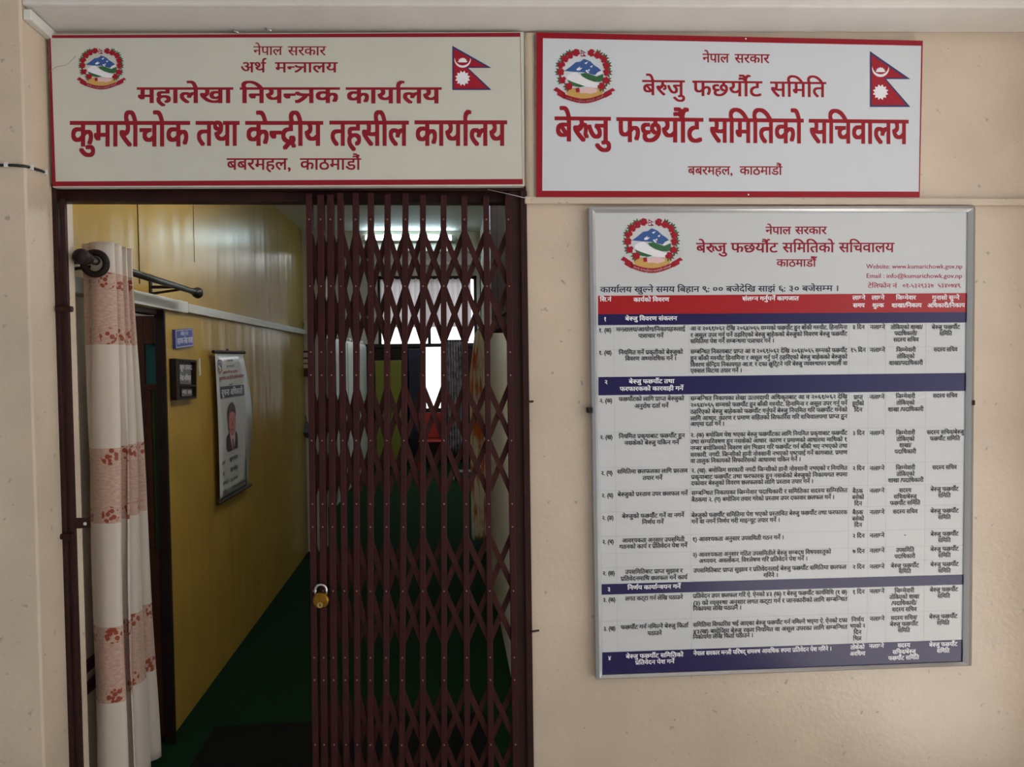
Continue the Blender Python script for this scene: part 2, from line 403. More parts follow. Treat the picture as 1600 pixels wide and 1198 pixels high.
# ------------------------------------------------------------------ collapsible gate
TOPX = [483.4, 501.3, 516.5, 532.2, 555.8, 579.3, 605.4, 633.5, 660.8, 693, 725.4, 759.6, 793.8]   # at y=340
BOTX = [493, 507, 522.5, 541, 558.5, 579, 603, 628, 660.6, 694, 730, 766.8, 805]                    # at y=1150
gate = thing('collapsible_gate', 'dark maroon folding lattice gate pulled half shut across the doorway', 'gate', (-.1, .02, 0))
def picket_x(i, z):
    a, b = PY(TOPX[i], 340, .005), PY(BOTX[i], 1150, .005); t = (z - b.z) / (a.z - b.z); return b.x + (a.x - b.x) * t
ZT, ZB = 2.212, .04
for i in range(13):
    wd = .0205 if i in (1, 2) else .0185
    mb = MB()
    for (y0, y1, k) in ((-.002, .008, 1), (.024, .032, .9)):
        a, b = picket_x(i, ZB), picket_x(i, ZT); h = wd * k / 2
        top = ZT - random.uniform(0, .01)
        mb.add([(a-h,y0,ZB),(a+h,y0,ZB),(a+h,y1,ZB),(a-h,y1,ZB),(b-h,y0,top),(b+h,y0,top),(b+h,y1,top),(b-h,y1,top)],
               [(3,2,1,0),(4,5,6,7),(0,1,5,4),(1,2,6,5),(2,3,7,6),(3,0,4,7)])
    pk = mb.build('picket', M_iron, gate, bevel=.0015)
    for yp in (343, 447, 550, 586, 688, 787, 823, 923, 1027, 1062, 1163):
        z = PY(TOPX[i], yp, 0).z; MB().ball((picket_x(i, z), -.003, z), .0031, 8, (1, .7, 1)).build('rivet', M_rivet, pk, smooth=True)
MB().box(picket_x(0, 1) - .014, picket_x(12, 1) + .01, .008, .024, .012, .04).build('bottom_runner', M_iron, gate)
arms = 0
for row, (pt, pm, pb) in enumerate(((362, 447, 535), (604, 688, 774), (840, 923, 1007), (1077, 1163, 1250))):
    zt, zm, zb = (PY(650, q, .015).z for q in (pt, pm, pb))
    def arm(xa, za, xb, zb_, y):
        MB().bar((xa, y, za), (xb, y, zb_), .0175, .0045).build('lattice_arm', M_arm, gate)
    for i in range(11):
        arm(picket_x(i, zt), zt, picket_x(i+2, zb), zb, .0125); arm(picket_x(i, zb), zb, picket_x(i+2, zt), zt, .0195)
    arm(picket_x(11, zt), zt, picket_x(12, zm), zm, .0125); arm(picket_x(11, zb), zb, picket_x(12, zm), zm, .0195)
    if row in (0, 1): arm(picket_x(0, zm), zm, picket_x(1, zt), zt, .0195); arm(picket_x(0, zm), zm, picket_x(1, zb), zb, .0125)

# padlock hanging on the second picket
c = PY(502, 937, -.024)
lock = thing('padlock', 'round brass padlock with chrome shackle hanging on the gate', 'padlock', c)
mb = MB(); prof = [(-.012, .019), (-.0105, .0235), (-.006, .0255), (.004, .0255), (.0085, .0235), (.010, .019)]
n = 28; vs = []; fs = []
for (y, r) in prof:
    for k in range(n): vs.append(c + Vector((r*math.cos(2*math.pi*k/n), y, r*math.sin(2*math.pi*k/n))))
for j in range(len(prof)-1):
    for k in range(n): fs.append((j*n+k, j*n+(k+1) % n, (j+1)*n+(k+1) % n, (j+1)*n+k))
fs.append(tuple(range(n))); fs.append(tuple(range((len(prof)-1)*n, len(prof)*n))[::-1]); mb.add(vs, fs)
bd = mb.build('lock_body', M_brass, lock, smooth=False, bevel=.0006)
MB().tube([c + Vector((-.002, -.0125, -.012)), c + Vector((-.002, -.0145, -.012))], .009, 16).build('keyhole_plate', mat('worn_brass', (205, 170, 110), .3, metal=1), bd)
MB().box(c.x-.0035, c.x-.0005, c.y-.0152, c.y-.0143, c.z-.016, c.z-.008).build('keyhole', M_black, bd)
sh = [c + Vector((.017*math.cos(a)*s, -.002, z)) for a, s, z in [(math.pi, 1, .016), (math.pi, 1, .03)]]
sh += [c + Vector((.017*math.cos(math.pi - math.pi*k/10), -.002, .032 + .017*math.sin(math.pi*k/10))) for k in range(11)]
sh += [c + Vector((.017, -.002, .03)), c + Vector((.017, -.002, .016))]
MB().tube(sh, .0042, 10).build('shackle', M_chrome, lock, smooth=True)

# ------------------------------------------------------------------ surface mappers for printed work
def plane_y(y0, step=.0005):
    return lambda px, py, lay=0: PY(px, py, y0 - lay * step)
def plane_x(x0, step=.0008):
    return lambda px, py, lay=0: PX(px, py, x0 + lay * step)
def slab(P, q, ext): return MB().prism([P(x, y, 0) for x, y in q], ext)
def ring(mb, P, o, i, lay):                        # flat border between two quads
    n = len(o)
    for k in range(n): mb.poly([P(*o[k], lay), P(*o[(k+1) % n], lay), P(*i[(k+1) % n], lay), P(*i[k], lay)])

EMB_L = [(345,180),(302,197),(268,222),(245,262),(240,310),(252,362),(295,405)]
EMB_R = [(445,182),(488,197),(525,222),(545,265),(548,312),(543,366),(512,405)]
def emblem(parent, P, cx, cy, k, ky=None, small=False):
    """round state emblem: rhododendron wreath, peaks, hills, handshake, grain and motto ribbon"""
    ky = ky or k
    T = lambda x, y, lay=1: P(cx + (x - 398) * k, cy + (y - 345) * ky, lay)
    rng = random.Random(3)
    r = MB()
    arc = [(262 + 276*t/12, 468 + 36*math.sin(math.pi*t/12) - 6*t/12) for t in range(13)]
    for a, b in zip(arc, arc[1:]): r.poly([T(a[0], a[1]-13, 3), T(b[0], b[1]-13, 3), T(b[0], b[1]+18, 3), T(a[0], a[1]+18, 3)])
    r.poly([T(*c, 3) for c in [(190,432),(212,410),(272,450),(264,490),(216,462),(220,444)]]); r.poly([T(*c, 3) for c in [(606,434),(588,416),(530,448),(540,482),(584,458),(580,442)]])
    root = r.build('emblem', M_flag, parent); root['label'] = 'round state emblem with wreath and blue peaks'
    for half in (EMB_L, EMB_R):
        w = MB()
        for (x, y) in half:
            for j in range(7):
                a = 2*math.pi*j/7 + rng.random(); w.poly([T(x + 15*math.cos(a) + 11*math.cos(b), y + 15*math.sin(a) + 11*math.sin(b), 3 + .05*j) for b in [2*math.pi*q/8 for q in range(8)]])
            w.poly([T(x + 15*math.cos(b), y + 15*math.sin(b), 4) for b in [2*math.pi*q/8 for q in range(8)]])
        w.build('wreath', M_flag, root)
    lf = MB()
    for (x, y) in EMB_L[1:] + EMB_R[1:]:
        dx, dy = x - 398, y - 330; l = math.hypot(dx, dy); b0 = math.atan2(dy, dx)
        for da in (-.9, -.35, .3, .95):
            a = b0 + da + .25; x1, y1 = x + 42*math.cos(a), y + 42*math.sin(a); px, py = -math.sin(a)*7, math.cos(a)*7; xm, ym = x + 26*math.cos(a), y + 26*math.sin(a)
            lf.poly([T(x, y, 2), T(xm + px, ym + py, 2), T(x1, y1, 2), T(xm - px, ym - py, 2)])
    lf.build('leaves', M_greenleaf, root)
    m = MB(); m.poly([T(*q, 1) for q in [(265,302),(300,278),(340,245),(372,240),(395,222),(415,228),(440,240),(465,265),(490,280),(512,300),(485,312),(470,330),(430,322),(395,312),(350,310),(300,306)]])
    m.build('peaks', M_mtn, root)
    s = MB()
    for q in [[(345,290),(372,272),(366,284),(386,282),(368,298),(350,300)], [(398,250),(424,240),(410,258)], [(404,300),(416,296),(432,318),(418,316)], [(436,272),(456,264),(446,282)], [(420,296),(436,290),(430,306)],
              [(470,330),(490,312),(512,302),(522,316),(500,326),(480,336)]]: s.poly([T(*c, 2) for c in q])
    s.poly([T(*c, 1) for c in [(285,335),(310,318),(345,310),(378,336),(420,360),(470,378),(498,386),(494,415),(440,414),(380,402),(320,377),(285,357)]])
    s.build('snow_and_map', M_wink, root)
    h = MB(); h.poly([T(*c, 2) for c in [(372,320),(405,316),(440,326),(480,340),(524,322),(526,366),(500,376),(462,374),(420,360),(385,340)]])
    h.poly([T(*c, 2) for c in [(284,362),(330,380),(365,392),(402,404),(370,412),(305,400)]]); h.build('hills', M_greenleaf, root)
    g = MB(); g.poly([T(*c, 1) for c in [(270,428),(330,416),(400,424),(470,416),(528,428),(512,466),(460,486),(400,496),(340,488),(288,470)]]); g.build('grain', M_gold, root)
    hd = MB(); hd.poly([T(*c, 2) for c in [(362,424),(400,418),(440,412),(488,428),(480,444),(440,456),(404,450),(372,452)]]); hd.build('handshake', M_pink, root)
    r = MB(); r.poly([T(*c, 3) for c in [(340,418),(364,414),(368,442),(344,446)]]); r.build('cuff', M_flag, root)
    if not small:
        V, Fc, adv = layout('जननी जन्मभूमिश्च स्वर्गादपि गरीयसी', .01, 1); t = MB(); vs = []
        for x, y, z in V:
            u = x / adv; X = 276 + u*248; Y = 470 + 36*math.sin(math.pi*(X-262)/276) - 6*u; vs.append(T(X, Y + 9 - y*20, 5))
        t.add(vs, Fc); t.build('motto_lettering', M_pink, root)
    nepal_flag(root, lambda px, py, lay: T(px, py, lay), 375, 160, 37, 46, True)
    return root
def nepal_flag(parent, P, x0, y0, wd, ht, small=False):
    """two stacked crimson pennants with a blue edge, moon and sun"""
    U = lambda u, v, lay: P(x0 + u*wd, y0 + v*ht, lay)
    f = MB(); o = [(0, 0), (1, .5), (.40, .5), (1, 1), (0, 1)]
    f.add([U(*c, 2) for c in o], [(0, 1, 2), (0, 2, 4), (2, 3, 4)]); fl = f.build('flag_border', M_blue, parent)
    i = [(.035, .065), (.86, .475), (.33, .475), (.90, .968), (.035, .968)]
    f = MB(); f.add([U(*c, 3) for c in i], [(0, 1, 2), (0, 2, 4), (2, 3, 4)]); f.build('flag_field', M_flag, fl)
    m = MB(); R = lambda cx, cy, r, a: (cx + r*math.cos(a), cy + r*math.sin(a)*wd/ht)
    n = 16; out = [R(.26, .31, .21, math.pi*k/n) for k in range(n+1)]; inn = [R(.26, .27, .20, math.pi*k/n) for k in range(n+1)]
    for k in range(n): m.poly([U(*c, 4) for c in (out[k], out[k+1], inn[k+1], inn[k])])
    st = [R(.26, .375, .13 if k % 2 else .098, math.pi + math.pi*k/14) for k in range(15)]; m.poly([U(*c, 4) for c in st])
    m.build('moon', M_wink, fl)
    m = MB(); m.poly([U(*R(.26, .735, .2 if k % 2 else .145, 2*math.pi*k/24), 4) for k in range(24)]); m.build('sun', M_wink, fl)
    return fl
def words(parent, P, name, m, items, off, res=4, label=None):
    for it in items:
        mb = MB(); text(mb, P, *it[:5], lay=1, off=off, res=res, slope=it[5] if len(it) > 5 else 0); mb.build(name, m, parent)

# ------------------------------------------------------------------ left sign
YS = -.03; P = plane_y(YS)
q = [(75.5, 54), (818.5, 50), (819, 290.5), (82.5, 292.5)]
sg = thing('signboard', 'wide aged white office signboard with worn red border, fixed above the lattice gate', 'sign', (-.46, -.02, PY(400, 290, YS).z))
slab(P, q, (0, .026, 0)).build('sign_panel', M_lface, sg)
b = MB(); ring(b, P, [(76, 55), (813, 51), (817, 288), (82, 291)], [(79, 59.5), (812.5, 57.5), (816.5, 279.5), (87, 283.5)], 1); b.build('border', M_lred, sg)
words(sg, P, 'lettering', M_lred, [('नेपाल', 396, 441, 72.5, 86), ('सरकार', 450, 509, 72.5, 86.5)], .014)
words(sg, P, 'lettering', M_lred, [('अर्थ', 376, 415, 97.5, 113), ('मन्त्रालय', 430, 527, 97.5, 113)], .018)
words(sg, P, 'lettering', M_lred, [('महालेखा', 215, 362.5, 137, 160.5), ('नियन्त्रक', 376, 529, 137, 160.5), ('कार्यालय', 541.5, 688, 137, 161)], .03)
words(sg, P, 'lettering', M_lred, [('कुमारीचोक', 110.5, 295, 190, 228), ('तथा', 307, 372.5, 190, 227), ('केन्द्रीय', 384.5, 503, 190, 227), ('तहसील', 516, 637, 189.5, 227), ('कार्यालय', 649, 790.5, 189, 227)], .03)
words(sg, P, 'lettering', M_lred, [('बबरमहल,', 354.5, 455, 247.5, 265), ('काठमाडौं', 469, 563.5, 247.5, 265)], .016)
emblem(sg, P, 158.5, 108.7, .1865, .178)
nepal_flag(sg, P, 707, 71.5, 61, 69)
c = MB(); pts = [(79, 111), (84, 107), (88, 104.5), (95, 103), (103, 102), (110, 96), (119, 87)]
for a_, b_ in zip(pts, pts[1:]): c.bar(P(*a_, 1), P(*b_, 1), .0012, .0004)
c.build('crack', mat('crack_grey', (150, 148, 140), .7), sg)
# ------------------------------------------------------------------ right sign
YS = -.024; P = plane_y(YS)
sr = thing('signboard', 'bluish white signboard with bright red border, above the framed notice board', 'sign', (.93, -.02, PY(1100, 308, YS).z))
q = [(837.5, 50.5), (1442, 63.5), (1437, 308.5), (837.5, 308)]
slab(P, q, (0, .022, 0)).build('sign_panel', M_rface, sr)
b = MB(); ring(b, P, q, [(848.3, 59.7), (1439.5, 71.5), (1435.7, 299.3), (847.3, 298)], 1); b.build('border', M_red, sr)
words(sr, P, 'lettering', M_red, [('नेपाल', 1098, 1139, 84, 97.3, .01), ('सरकार', 1148, 1202, 84.6, 98, .01)], .016)
words(sr, P, 'lettering', M_red, [('बेरुजु', 1004, 1069, 125.3, 148.3, .01), ('फछर्यौट', 1082.5, 1190, 126.3, 149.5, .01), ('समिति', 1204, 1290, 127.7, 150.7, .01)], .018)
words(sr, P, 'lettering', M_red, [('बेरूजु', 868, 952.5, 182.8, 220, .009), ('फछर्यौट', 964.5, 1097, 184, 221, .009), ('समितिको', 1109, 1254, 185.2, 222, .009), ('सचिवालय', 1265, 1418, 186.7, 223, .009)], .03)
words(sr, P, 'lettering', M_red, [('बबरमहल,', 1075, 1145, 260, 272.8), ('काठमाडौं', 1156, 1222, 260, 273)], .016)
emblem(sr, P, 913, 120.7, .2337)
nepal_flag(sr, P, 1359.5, 80, 63, 87)
for (x, y) in ((1165, 60.5), (1169, 304)): MB().ball(P(x, y, 1), .0035, 8, (1, .5, 1)).build('screw', M_chrome, sr)

# ------------------------------------------------------------------ notice board
YF, YN = -.03, -.02; P = plane_y(YN, .0004); PF = plane_y(YF)
fo = [(920.5, 323.3), (1525, 321), (1519, 1040.5), (932, 1062)]; fi = [(930.5, 331.5), (1514.5, 330.5), (1506, 1035), (941, 1055.5)]
nb = thing('notice_board', 'large framed citizen charter notice board with printed table hanging below the ledge', 'notice board', (1.11, -.015, PY(1230, 1050, YF).z))
slab(P, [(924, 327), (1521, 325), (1515, 1038), (935, 1059)], (0, .0185, 0)).build('printed_panel', M_bface, nb)
b = MB(); oo = [PF(*c) for c in fo]; ii = [PF(*c) for c in fi]
for k in range(4):
    a0, a1, b0, b1 = oo[k], oo[(k+1) % 4], ii[k], ii[(k+1) % 4]; e = Vector((0, .0285, 0)); s_ = Vector((0, .005, 0))
    m0, m1 = (a0+b0)/2 - Vector((0, .004, 0)), (a1+b1)/2 - Vector((0, .004, 0))
    fr = MB().add([a0+s_*.5, a1+s_*.5, m1, m0, b1+s_, b0+s_, a0+e, a1+e, b1+e, b0+e], [(0, 1, 2, 3), (3, 2, 4, 5), (1, 0, 6, 7), (5, 4, 8, 9), (6, 9, 8, 7), (0, 3, 5, 9, 6), (1, 7, 8, 4, 2)])
    fr.build('frame_bar', M_alu, nb)
for (x, y) in ((921.5, 641), (1520, 629)):
    c = PF(x, y, 0); MB().box(c.x-.006, c.x+.006, c.y-.003, -.001, c.z-.008, c.z+.008).build('clip', M_dark, nb)
emblem(nb, P, 1018.5, 385.5, .235)
def sl(y):                                          # how far the printed rows run out of level
    T = [(330, -.003), (460, -.0078), (590, -.0113), (912, -.0265), (1019, -.0355), (1070, -.038)]
    for (a, u), (b_, v) in zip(T, T[1:]):
        if y <= b_: return u + (v - u) * max(0, (y - a)) / (b_ - a)
    return T[-1][1]
words(nb, P, 'lettering', M_crim, [('नेपाल', 1196.4, 1235.7, 354.4, 365.8), ('सरकार', 1242.7, 1291.5, 354.2, 365.6)], .022)
words(nb, P, 'lettering', M_crim, [('बेरूजु', 1088, 1135, 379.7, 394.3), ('फछर्यौट', 1142, 1215, 379.7, 394.2), ('समितिको', 1223, 1303.5, 379.6, 394), ('सचिवालय', 1311, 1397, 379.5, 393.7)], .02)
words(nb, P, 'lettering', M_crim, [('काठमाडौँ', 1213.5, 1275, 405.3, 416.4)], .02)
M_mag = mat('rose_ink', (164, 36, 72), .4)
mb = MB(); text(mb, P, 'Website: www.kumarichowk.gov.np', 1353.5, 1504, 412.2, 419.4, off=.014, top=.72); text(mb, P, 'Email : info@kumarichowk.gov.np', 1353.5, 1503.5, 426.9, 434.2, off=.014, top=.72)
mb.build('contact_lettering', M_mag, nb)
words(nb, P, 'contact_lettering', M_mag, [('टेलिफोन नं', 1356, 1401.5, 443.4, 449.6), ('०१-५३२९३३७', 1410, 1459, 443.2, 449.4), ('५३४०७४९', 1465, 1501, 443, 449.2)], .016, 2)
words(nb, P, 'hours_lettering', M_nink, [('कार्यालय खुल्ने समय बिहान ९: ०० बजेदेखि साझं ६: ३० बजेसम्म ।', 938, 1311, 448.4, 456.8, -.006)], .02, 3)
def band(name, m, l, r):
    mb = MB(); flat(mb, P, [(l[0], l[1]), (r[0], r[1]), (r[0], r[2]), (l[0], l[2])], 1); return mb.build(name, m, nb)
band('header_band', M_bred, (934.4, 462, 490.8), (1510, 457.7, 487.4))
band('section_band', M_navy, (934.4, 490.8, 508), (1510, 487.4, 503.7))
band('section_band', M_navy, (935, 589, 617.5), (1509, 582.5, 610.6))
band('section_band', M_navy, (940, 912.5, 929), (1506, 897.3, 913))
band('section_band', M_navy, (941, 1019, 1056), (1504.5, 999, 1034.5))
mb = MB()                                           # table grid
for t, bt in ((935, 941), (958.5, 965), (1076.5, 1080.5), (1327, 1325), (1356.5, 1355), (1383.6, 1384), (1447, 1443.5), (1510, 1504.5)):
    ya, yb = 506 - (t-935)*.0075, 1020 - (t-940)*.0355; mb.prism([P(t-.25, ya, .5), P(t+.25, ya, .5), P(bt+.25, yb, .5), P(bt-.25, yb, .5)], (0, .0001, 0))
for y in (543.5, 672, 727.5, 763, 797, 835, 862, 884, 967.5):
    ya = y + 3; s_ = sl(y); mb.prism([P(936, ya, .5), P(1508, ya+s_*572, .5), P(1508, ya+.5+s_*572, .5), P(936, ya+.5, .5)], (0, .0001, 0))
mb.build('table_grid', M_grid, nb)
NL = 'नलाग्ने'; BF = 'बेरुजु फछर्यौट'; SM = 'समिति'; SS = 'सदस्य सचिव'; JM = 'जिम्मेवारी'; TK = 'तोकिएको'; FS = 'फछर्यौट समिति'
def col6(c, y, step=9.8):                           # several centred lines
    return [(x0, x1, y + step*i, s) for i, (x0, x1, s) in enumerate(c)]
def row7(y, x=1456): return [(x, x+44, y, BF), (x+12, x+31.5, y+9.9, SM)]
def fill(c3, y, x0=1079, step=10.2, end=1324, last=None):
    return [(x0, (last if last and i == len(c3)-1 else end), y + step*i, s) for i, s in enumerate(c3)]
TXT = [(935.5, 955.6, 513, '१. (क)'), (963, 1070.6, 511.4, 'मन्त्रालय/आयोग/निकायहरुलाई'), (997.7, 1036.7, 521.5, 'पत्राचार गर्ने')]
TXT += fill(['आ व २०६१/०६२ देखि २०६४/०६५ सम्मको फछर्यौट हुन बाँकी मस्यौट. हिनामिना', 'र असूल उपर गर्नु पर्ने ठहरिएको बेरुजु बाहेकको बेरुजुको विवरण बेरुजु फछर्यौट', 'समितिमा पेश गर्ने सम्बन्धमा पत्राचार गर्ने ।'], 509.3, last=1209.7)
TXT += [(1332, 1351, 508, '३ दिन'), (1359.6, 1383, 508, NL)] + col6([(1392, 1442, 'तोकिएको शाखा/'), (1397.7, 1433, 'पदाधिकारी/'), (1396, 1435.5, SS)], 508) + row7(508)
TXT += [(935.5, 956, 548, '१. (ख)'), (967, 1067, 547.3, 'नियमित गर्ने प्रकृतीको बेरुजुको'), (977, 1057, 557, 'विवरण अध्यावधिक गर्ने ।')]
TXT += fill(['सम्बन्धित निकायबाट प्राप्त आ व २०६१/०६२ देखि २०६४/०६५ सम्मको फछर्यौट', 'हुन बाँकी मस्यौट हिनामिना र असूल गर्नु पर्ने ठहरिएको बेरुजु बाहेकको बेरुजुको', 'विवरण केन्द्रिय निकायगत आ.व. र दफा छुट्टिने गरि बेरुजु व्यवस्थापन प्रणाली वा', 'एक्सल सिटमा तयार गर्ने ।'], 545.3, last=1159.5)
TXT += [(1329, 1352.5, 543.7, '१५ दिन'), (1359.6, 1383, 543.7, NL)] + col6([(1400.5, 1431, JM), (1401.6, 1429, TK), (1389, 1442, 'शाखा/पदाधिकारी')], 543.5, 10.2) + [(1459, 1496, 543, SS)]
TXT += [(937, 957, 623, '२. (क)'), (967, 1069, 620, 'फछर्यौटको लागि प्राप्त बेरुजुको'), (991.7, 1044.5, 631, 'अनुरोध दर्ता गर्ने')]
TXT += fill(['सम्बन्धित निकायका लेखा उत्तरदायी अधिकृतबाट आ व २०६१/०६२ देखि', '२०६४/०६५ सम्मको फछर्यौट हुन बाँकी मस्यौट. हिनामिना र असूल उपर गर्नु पर्ने', 'ठहरिएको बेरुजु बाहेकको फछर्यौट गर्नुपर्ने बेरुजु नियमित गरि फछर्यौट गर्नको', 'लागि आधार. कारण र प्रमाण सहितको सिफारिस गरि सचिवालयमा प्राप्त हुन', 'आएमा दर्ता गर्ने ।'], 618, step=10.3, last=1132)
TXT += col6([(1334, 1348, 'प्राप्त'), (1332, 1350, 'हुदाँको'), (1335, 1347.4, 'दिन')], 617.5) + [(1359, 1382, 617, NL)] + col6([(1400, 1430, JM), (1401, 1429, TK), (1387.5, 1443, 'शाखा /पदाधिकारी')], 616, 10.2) + [(1458, 1496, 615, SS)]
TXT += [(937.5, 957.5, 680, '२. (ख)'), (967, 1070, 678, 'नियमित प्रकृयाबाट फछर्यौट हुन'), (976, 1061, 688.5, 'नसकेको बेरुजु यकिन गर्ने')]
TXT += fill(['२. (क) बमोजिम पेश भएका बेरुजु फछर्यौटका लागि नियमित प्रकृयाबाट फछर्यौट', 'तथा सम्परिक्षण हुन नसकेको आधार. कारण र प्रमाणको आधारमा माथिको १', 'नम्बर बमोजिमको विवरण संग भिडान गरि फछर्यौट गर्न बाँकी भए नभएको तथा', 'सरकारी. नगदी. जिन्सीको हानी नोक्सानी नभएको पृष्टयाई गर्ने कागजात. प्रमाण', 'वा तालुक निकायको सिफारिसको आधारमा यकिन गर्ने ।'], 675, step=10.2, last=1251.5)
TXT += [(1332, 1351, 673.5, '३ दिन'), (1359, 1382, 673.5, NL)] + col6([(1400, 1430, JM), (1401, 1429, TK), (1405, 1424, 'शाखा/'), (1398, 1431.5, 'पदाधिकारी')], 673) + [(1448.4, 1506, 672, 'सदस्य सचिव/बेरुजु'), (1453, 1500, 682, FS)]
TXT += [(939, 957.5, 736, '२. (ग)'), (964.4, 1074.5, 733, 'समितिमा छलफलका लागि प्रस्ताव'), (1004, 1035, 743.5, 'तयार गर्ने')]
TXT += fill(['२. (ख). बमोजिम सरकारी नगदी जिन्सीको हानी नोक्सानी नभएको र नियमित', 'प्रकृयाबाट फछर्यौट तथा फरफारक हुन नसकेको बेरुजुको निकायगत रुपमा', 'दफावार बेरुजुको विवरण छलफलको लागि प्रस्ताव तयार गर्ने ।'], 730, x0=1080, last=1271)
TXT += [(1332, 1351, 728.5, '२ दिन'), (1359, 1382, 728.5, NL)] + col6([(1400, 1430, JM), (1401, 1429, TK), (1387.5, 1443, 'शाखा /पदाधिकारी')], 727.5) + [(1457, 1495, 727, SS)]
TXT += [(940, 958.5, 771, '२. (घ)'), (965, 1074.5, 768.5, 'बेरुजुको प्रस्ताव उपर छलफल गर्ने')]
TXT += fill(['सम्बन्धित निकायका जिम्मेवार पदाधिकारी र समितिका सदस्य सम्मिलित', 'बैठकमा २. (ग) बमोजिम तयार गरेको प्रस्ताव उपर दफावार छलफल गर्ने ।'], 765, x0=1080.5, step=10.6, last=1304)
TXT += col6([(1332, 1348.5, 'बैठक'), (1331.6, 1350, 'बसेको'), (1335, 1347, 'दिन')], 764) + [(1359, 1382, 763.5, NL)] + col6([(1405, 1424, 'सदस्य'), (1396.5, 1432.4, 'सचिव/बेरुजु'), (1390.7, 1438, FS)], 763) + row7(761, 1454)
TXT += [(940.5, 959, 806, '२. (ङ)'), (972, 1069, 802.5, 'बेरुजुको फछर्यौट गर्ने वा नगर्ने'), (1003.4, 1037, 812.5, 'निर्णय गर्ने')]
TXT += fill(['बेरुजुको फछर्यौट समितिमा पेश भएको प्रस्तावित बेरुजु फछर्यौट तथा फरफारक', 'गर्ने वा नगर्ने निर्णय गरी माइन्यूट तयार गर्ने ।'], 799.5, x0=1080.5, step=11, last=1218.8)
TXT += col6([(1332, 1348.5, 'बैठक'), (1331.6, 1350, 'बसेको'), (1335, 1347, 'दिन')], 797.5) + [(1359, 1382, 797, NL), (1395.4, 1433.8, 796, SS)] + row7(795, 1454)
TXT += [(941, 959.5, 843.5, '२. (च)'), (972, 1069.5, 840.5, 'आवश्यकता अनुसार उपसमिती'), (968, 1074, 850, 'गठनको कार्य र प्रतिवेदन पेश गर्ने'), (1081.7, 1225, 838, '१) आवश्यकता अनुसार उपसमिती गठन गर्ने ।')]
TXT += [(1332, 1351, 834, '२ दिन'), (1359, 1382, 833.5, NL), (1412.5, 1415.5, 832, '-')] + row7(831, 1454)
TXT += [(1082, 1298.5, 861.3, '२) आवश्यकता अनुसार गठित उपसमितीले बेरुजु सम्बद्ध विषयवस्तुको'), (1092.5, 1262, 871.5, 'अध्ययन. अवलोकन. विश्लेषण गरि प्रतिवेदन पेश गर्ने ।')]
TXT += [(1332, 1351, 858, '७ दिन'), (1359, 1382, 857, NL), (1400, 1428.5, 856, 'उपसमिति'), (1397.7, 1430, 866, 'पदाधिकारी')] + row7(854.5, 1454)
TXT += [(941.5, 961, 892.5, '२. (छ)'), (977, 1066.5, 889.5, 'उपसमितिबाट प्राप्त सुझाव र'), (970, 1074, 900, 'प्रतिवेदनमाथि छलफल गर्ने कार्य'), (1083.5, 1322.6, 885.5, 'उपसमितिबाट प्राप्त सुझाव र प्रतिवेदनलाई बेरुजु फछर्यौट समितिमा छलफल'), (1193, 1216, 895.5, 'गरिने ।')]
TXT += [(1332, 1351, 882.5, '२ दिन'), (1359, 1382, 882, NL), (1392, 1436, 880.5, BF), (1404.4, 1423.6, 889.5, SM)] + row7(878.5, 1454)
TXT += [(942, 962, 934, '३. (क)'), (977, 1067, 931, 'लगत कट्टा गर्न लेखि पठाउने')]
TXT += fill(['प्रतिवेदन उपर छलफल गरि ऐ. ऐनको ४३ (क) र बेरुजु फछर्यौट कार्यविधि (१ छ)', '(३) को व्यवस्था अनुसार लगत कट्टा गर्न र जानकारीको लागि सम्बन्धित', 'निकायमा लेखि पठाउने ।'], 925, x0=1083, step=11, last=1158.6)
TXT += [(1332, 1351, 921.5, '१ दिन'), (1359, 1382, 920.5, NL)] + col6([(1398, 1428.6, JM), (1390, 1436.5, 'तोकिएको शाखा'), (1393, 1432.4, '/पदाधिकारी/'), (1394, 1432.4, SS)], 919.5) + row7(918, 1453)
TXT += [(943, 962, 979, '३. (ख)'), (970, 1075.6, 975.5, 'फछर्यौट गर्न नमिल्ने बेरुजु फिर्ता'), (1011.8, 1034, 986, 'पठाउने')]
TXT += fill(['समितिमा सिफारिस भई आएका बेरुजु फछर्यौट गर्न नमिल्ने भएमा ऐ. ऐनको दफा', '४३(ख) बमोजिम बेरुजु रकम नियमित वा असूल उपरका लागि सम्बन्धित', 'निकायमा लेखि फिर्ता पठाउने ।'], 969.5, x0=1083, step=10.6, last=1177)
TXT += col6([(1330.5, 1350, 'निर्णय'), (1328, 1352, 'भएको २'), (1334, 1346, 'दिन'), (1333, 1346, 'भित्र')], 965) + [(1359, 1382, 963.5, NL)] + col6([(1392, 1433, 'सदस्य सचिव/'), (1390.7, 1434.7, BF), (1403, 1422, SM)], 962) + row7(960, 1452)
WTX = [(937.4, 955, 464.7, 'सि.नं'), (990, 1045.4, 465, 'कार्यको विवरण'), (1160, 1248, 463.3, 'संलग्न गर्नुपर्ने कागजात'), (1332, 1352, 462, 'लाग्ने'), (1333, 1351, 474, 'समय'), (1362, 1382, 462, 'लाग्ने'), (1363, 1381, 474, 'शुल्क'), (1400, 1431, 462, 'जिम्मेवार'), (1393, 1440, 474, 'शाखा/निकाय'), (1456.5, 1499, 462, 'गुनासो सुन्ने'), (1449, 1507.5, 474, 'अधिकारी/निकाय')]
WTX += [(943.5, 947.5, 495.5, '१'), (977, 1057.8, 494.5, 'बेरुजु विवरण संकलन'), (944.5, 949.5, 594, '२'), (982.7, 1053.5, 592.7, 'बेरुजु फछर्यौट तथा'), (968.5, 1067.7, 604, 'फरफारकको कारवाही गर्ने'), (949, 954, 917.5, '३'), (980.4, 1063.6, 914, 'निर्णय कार्यान्वयन गर्ने')]
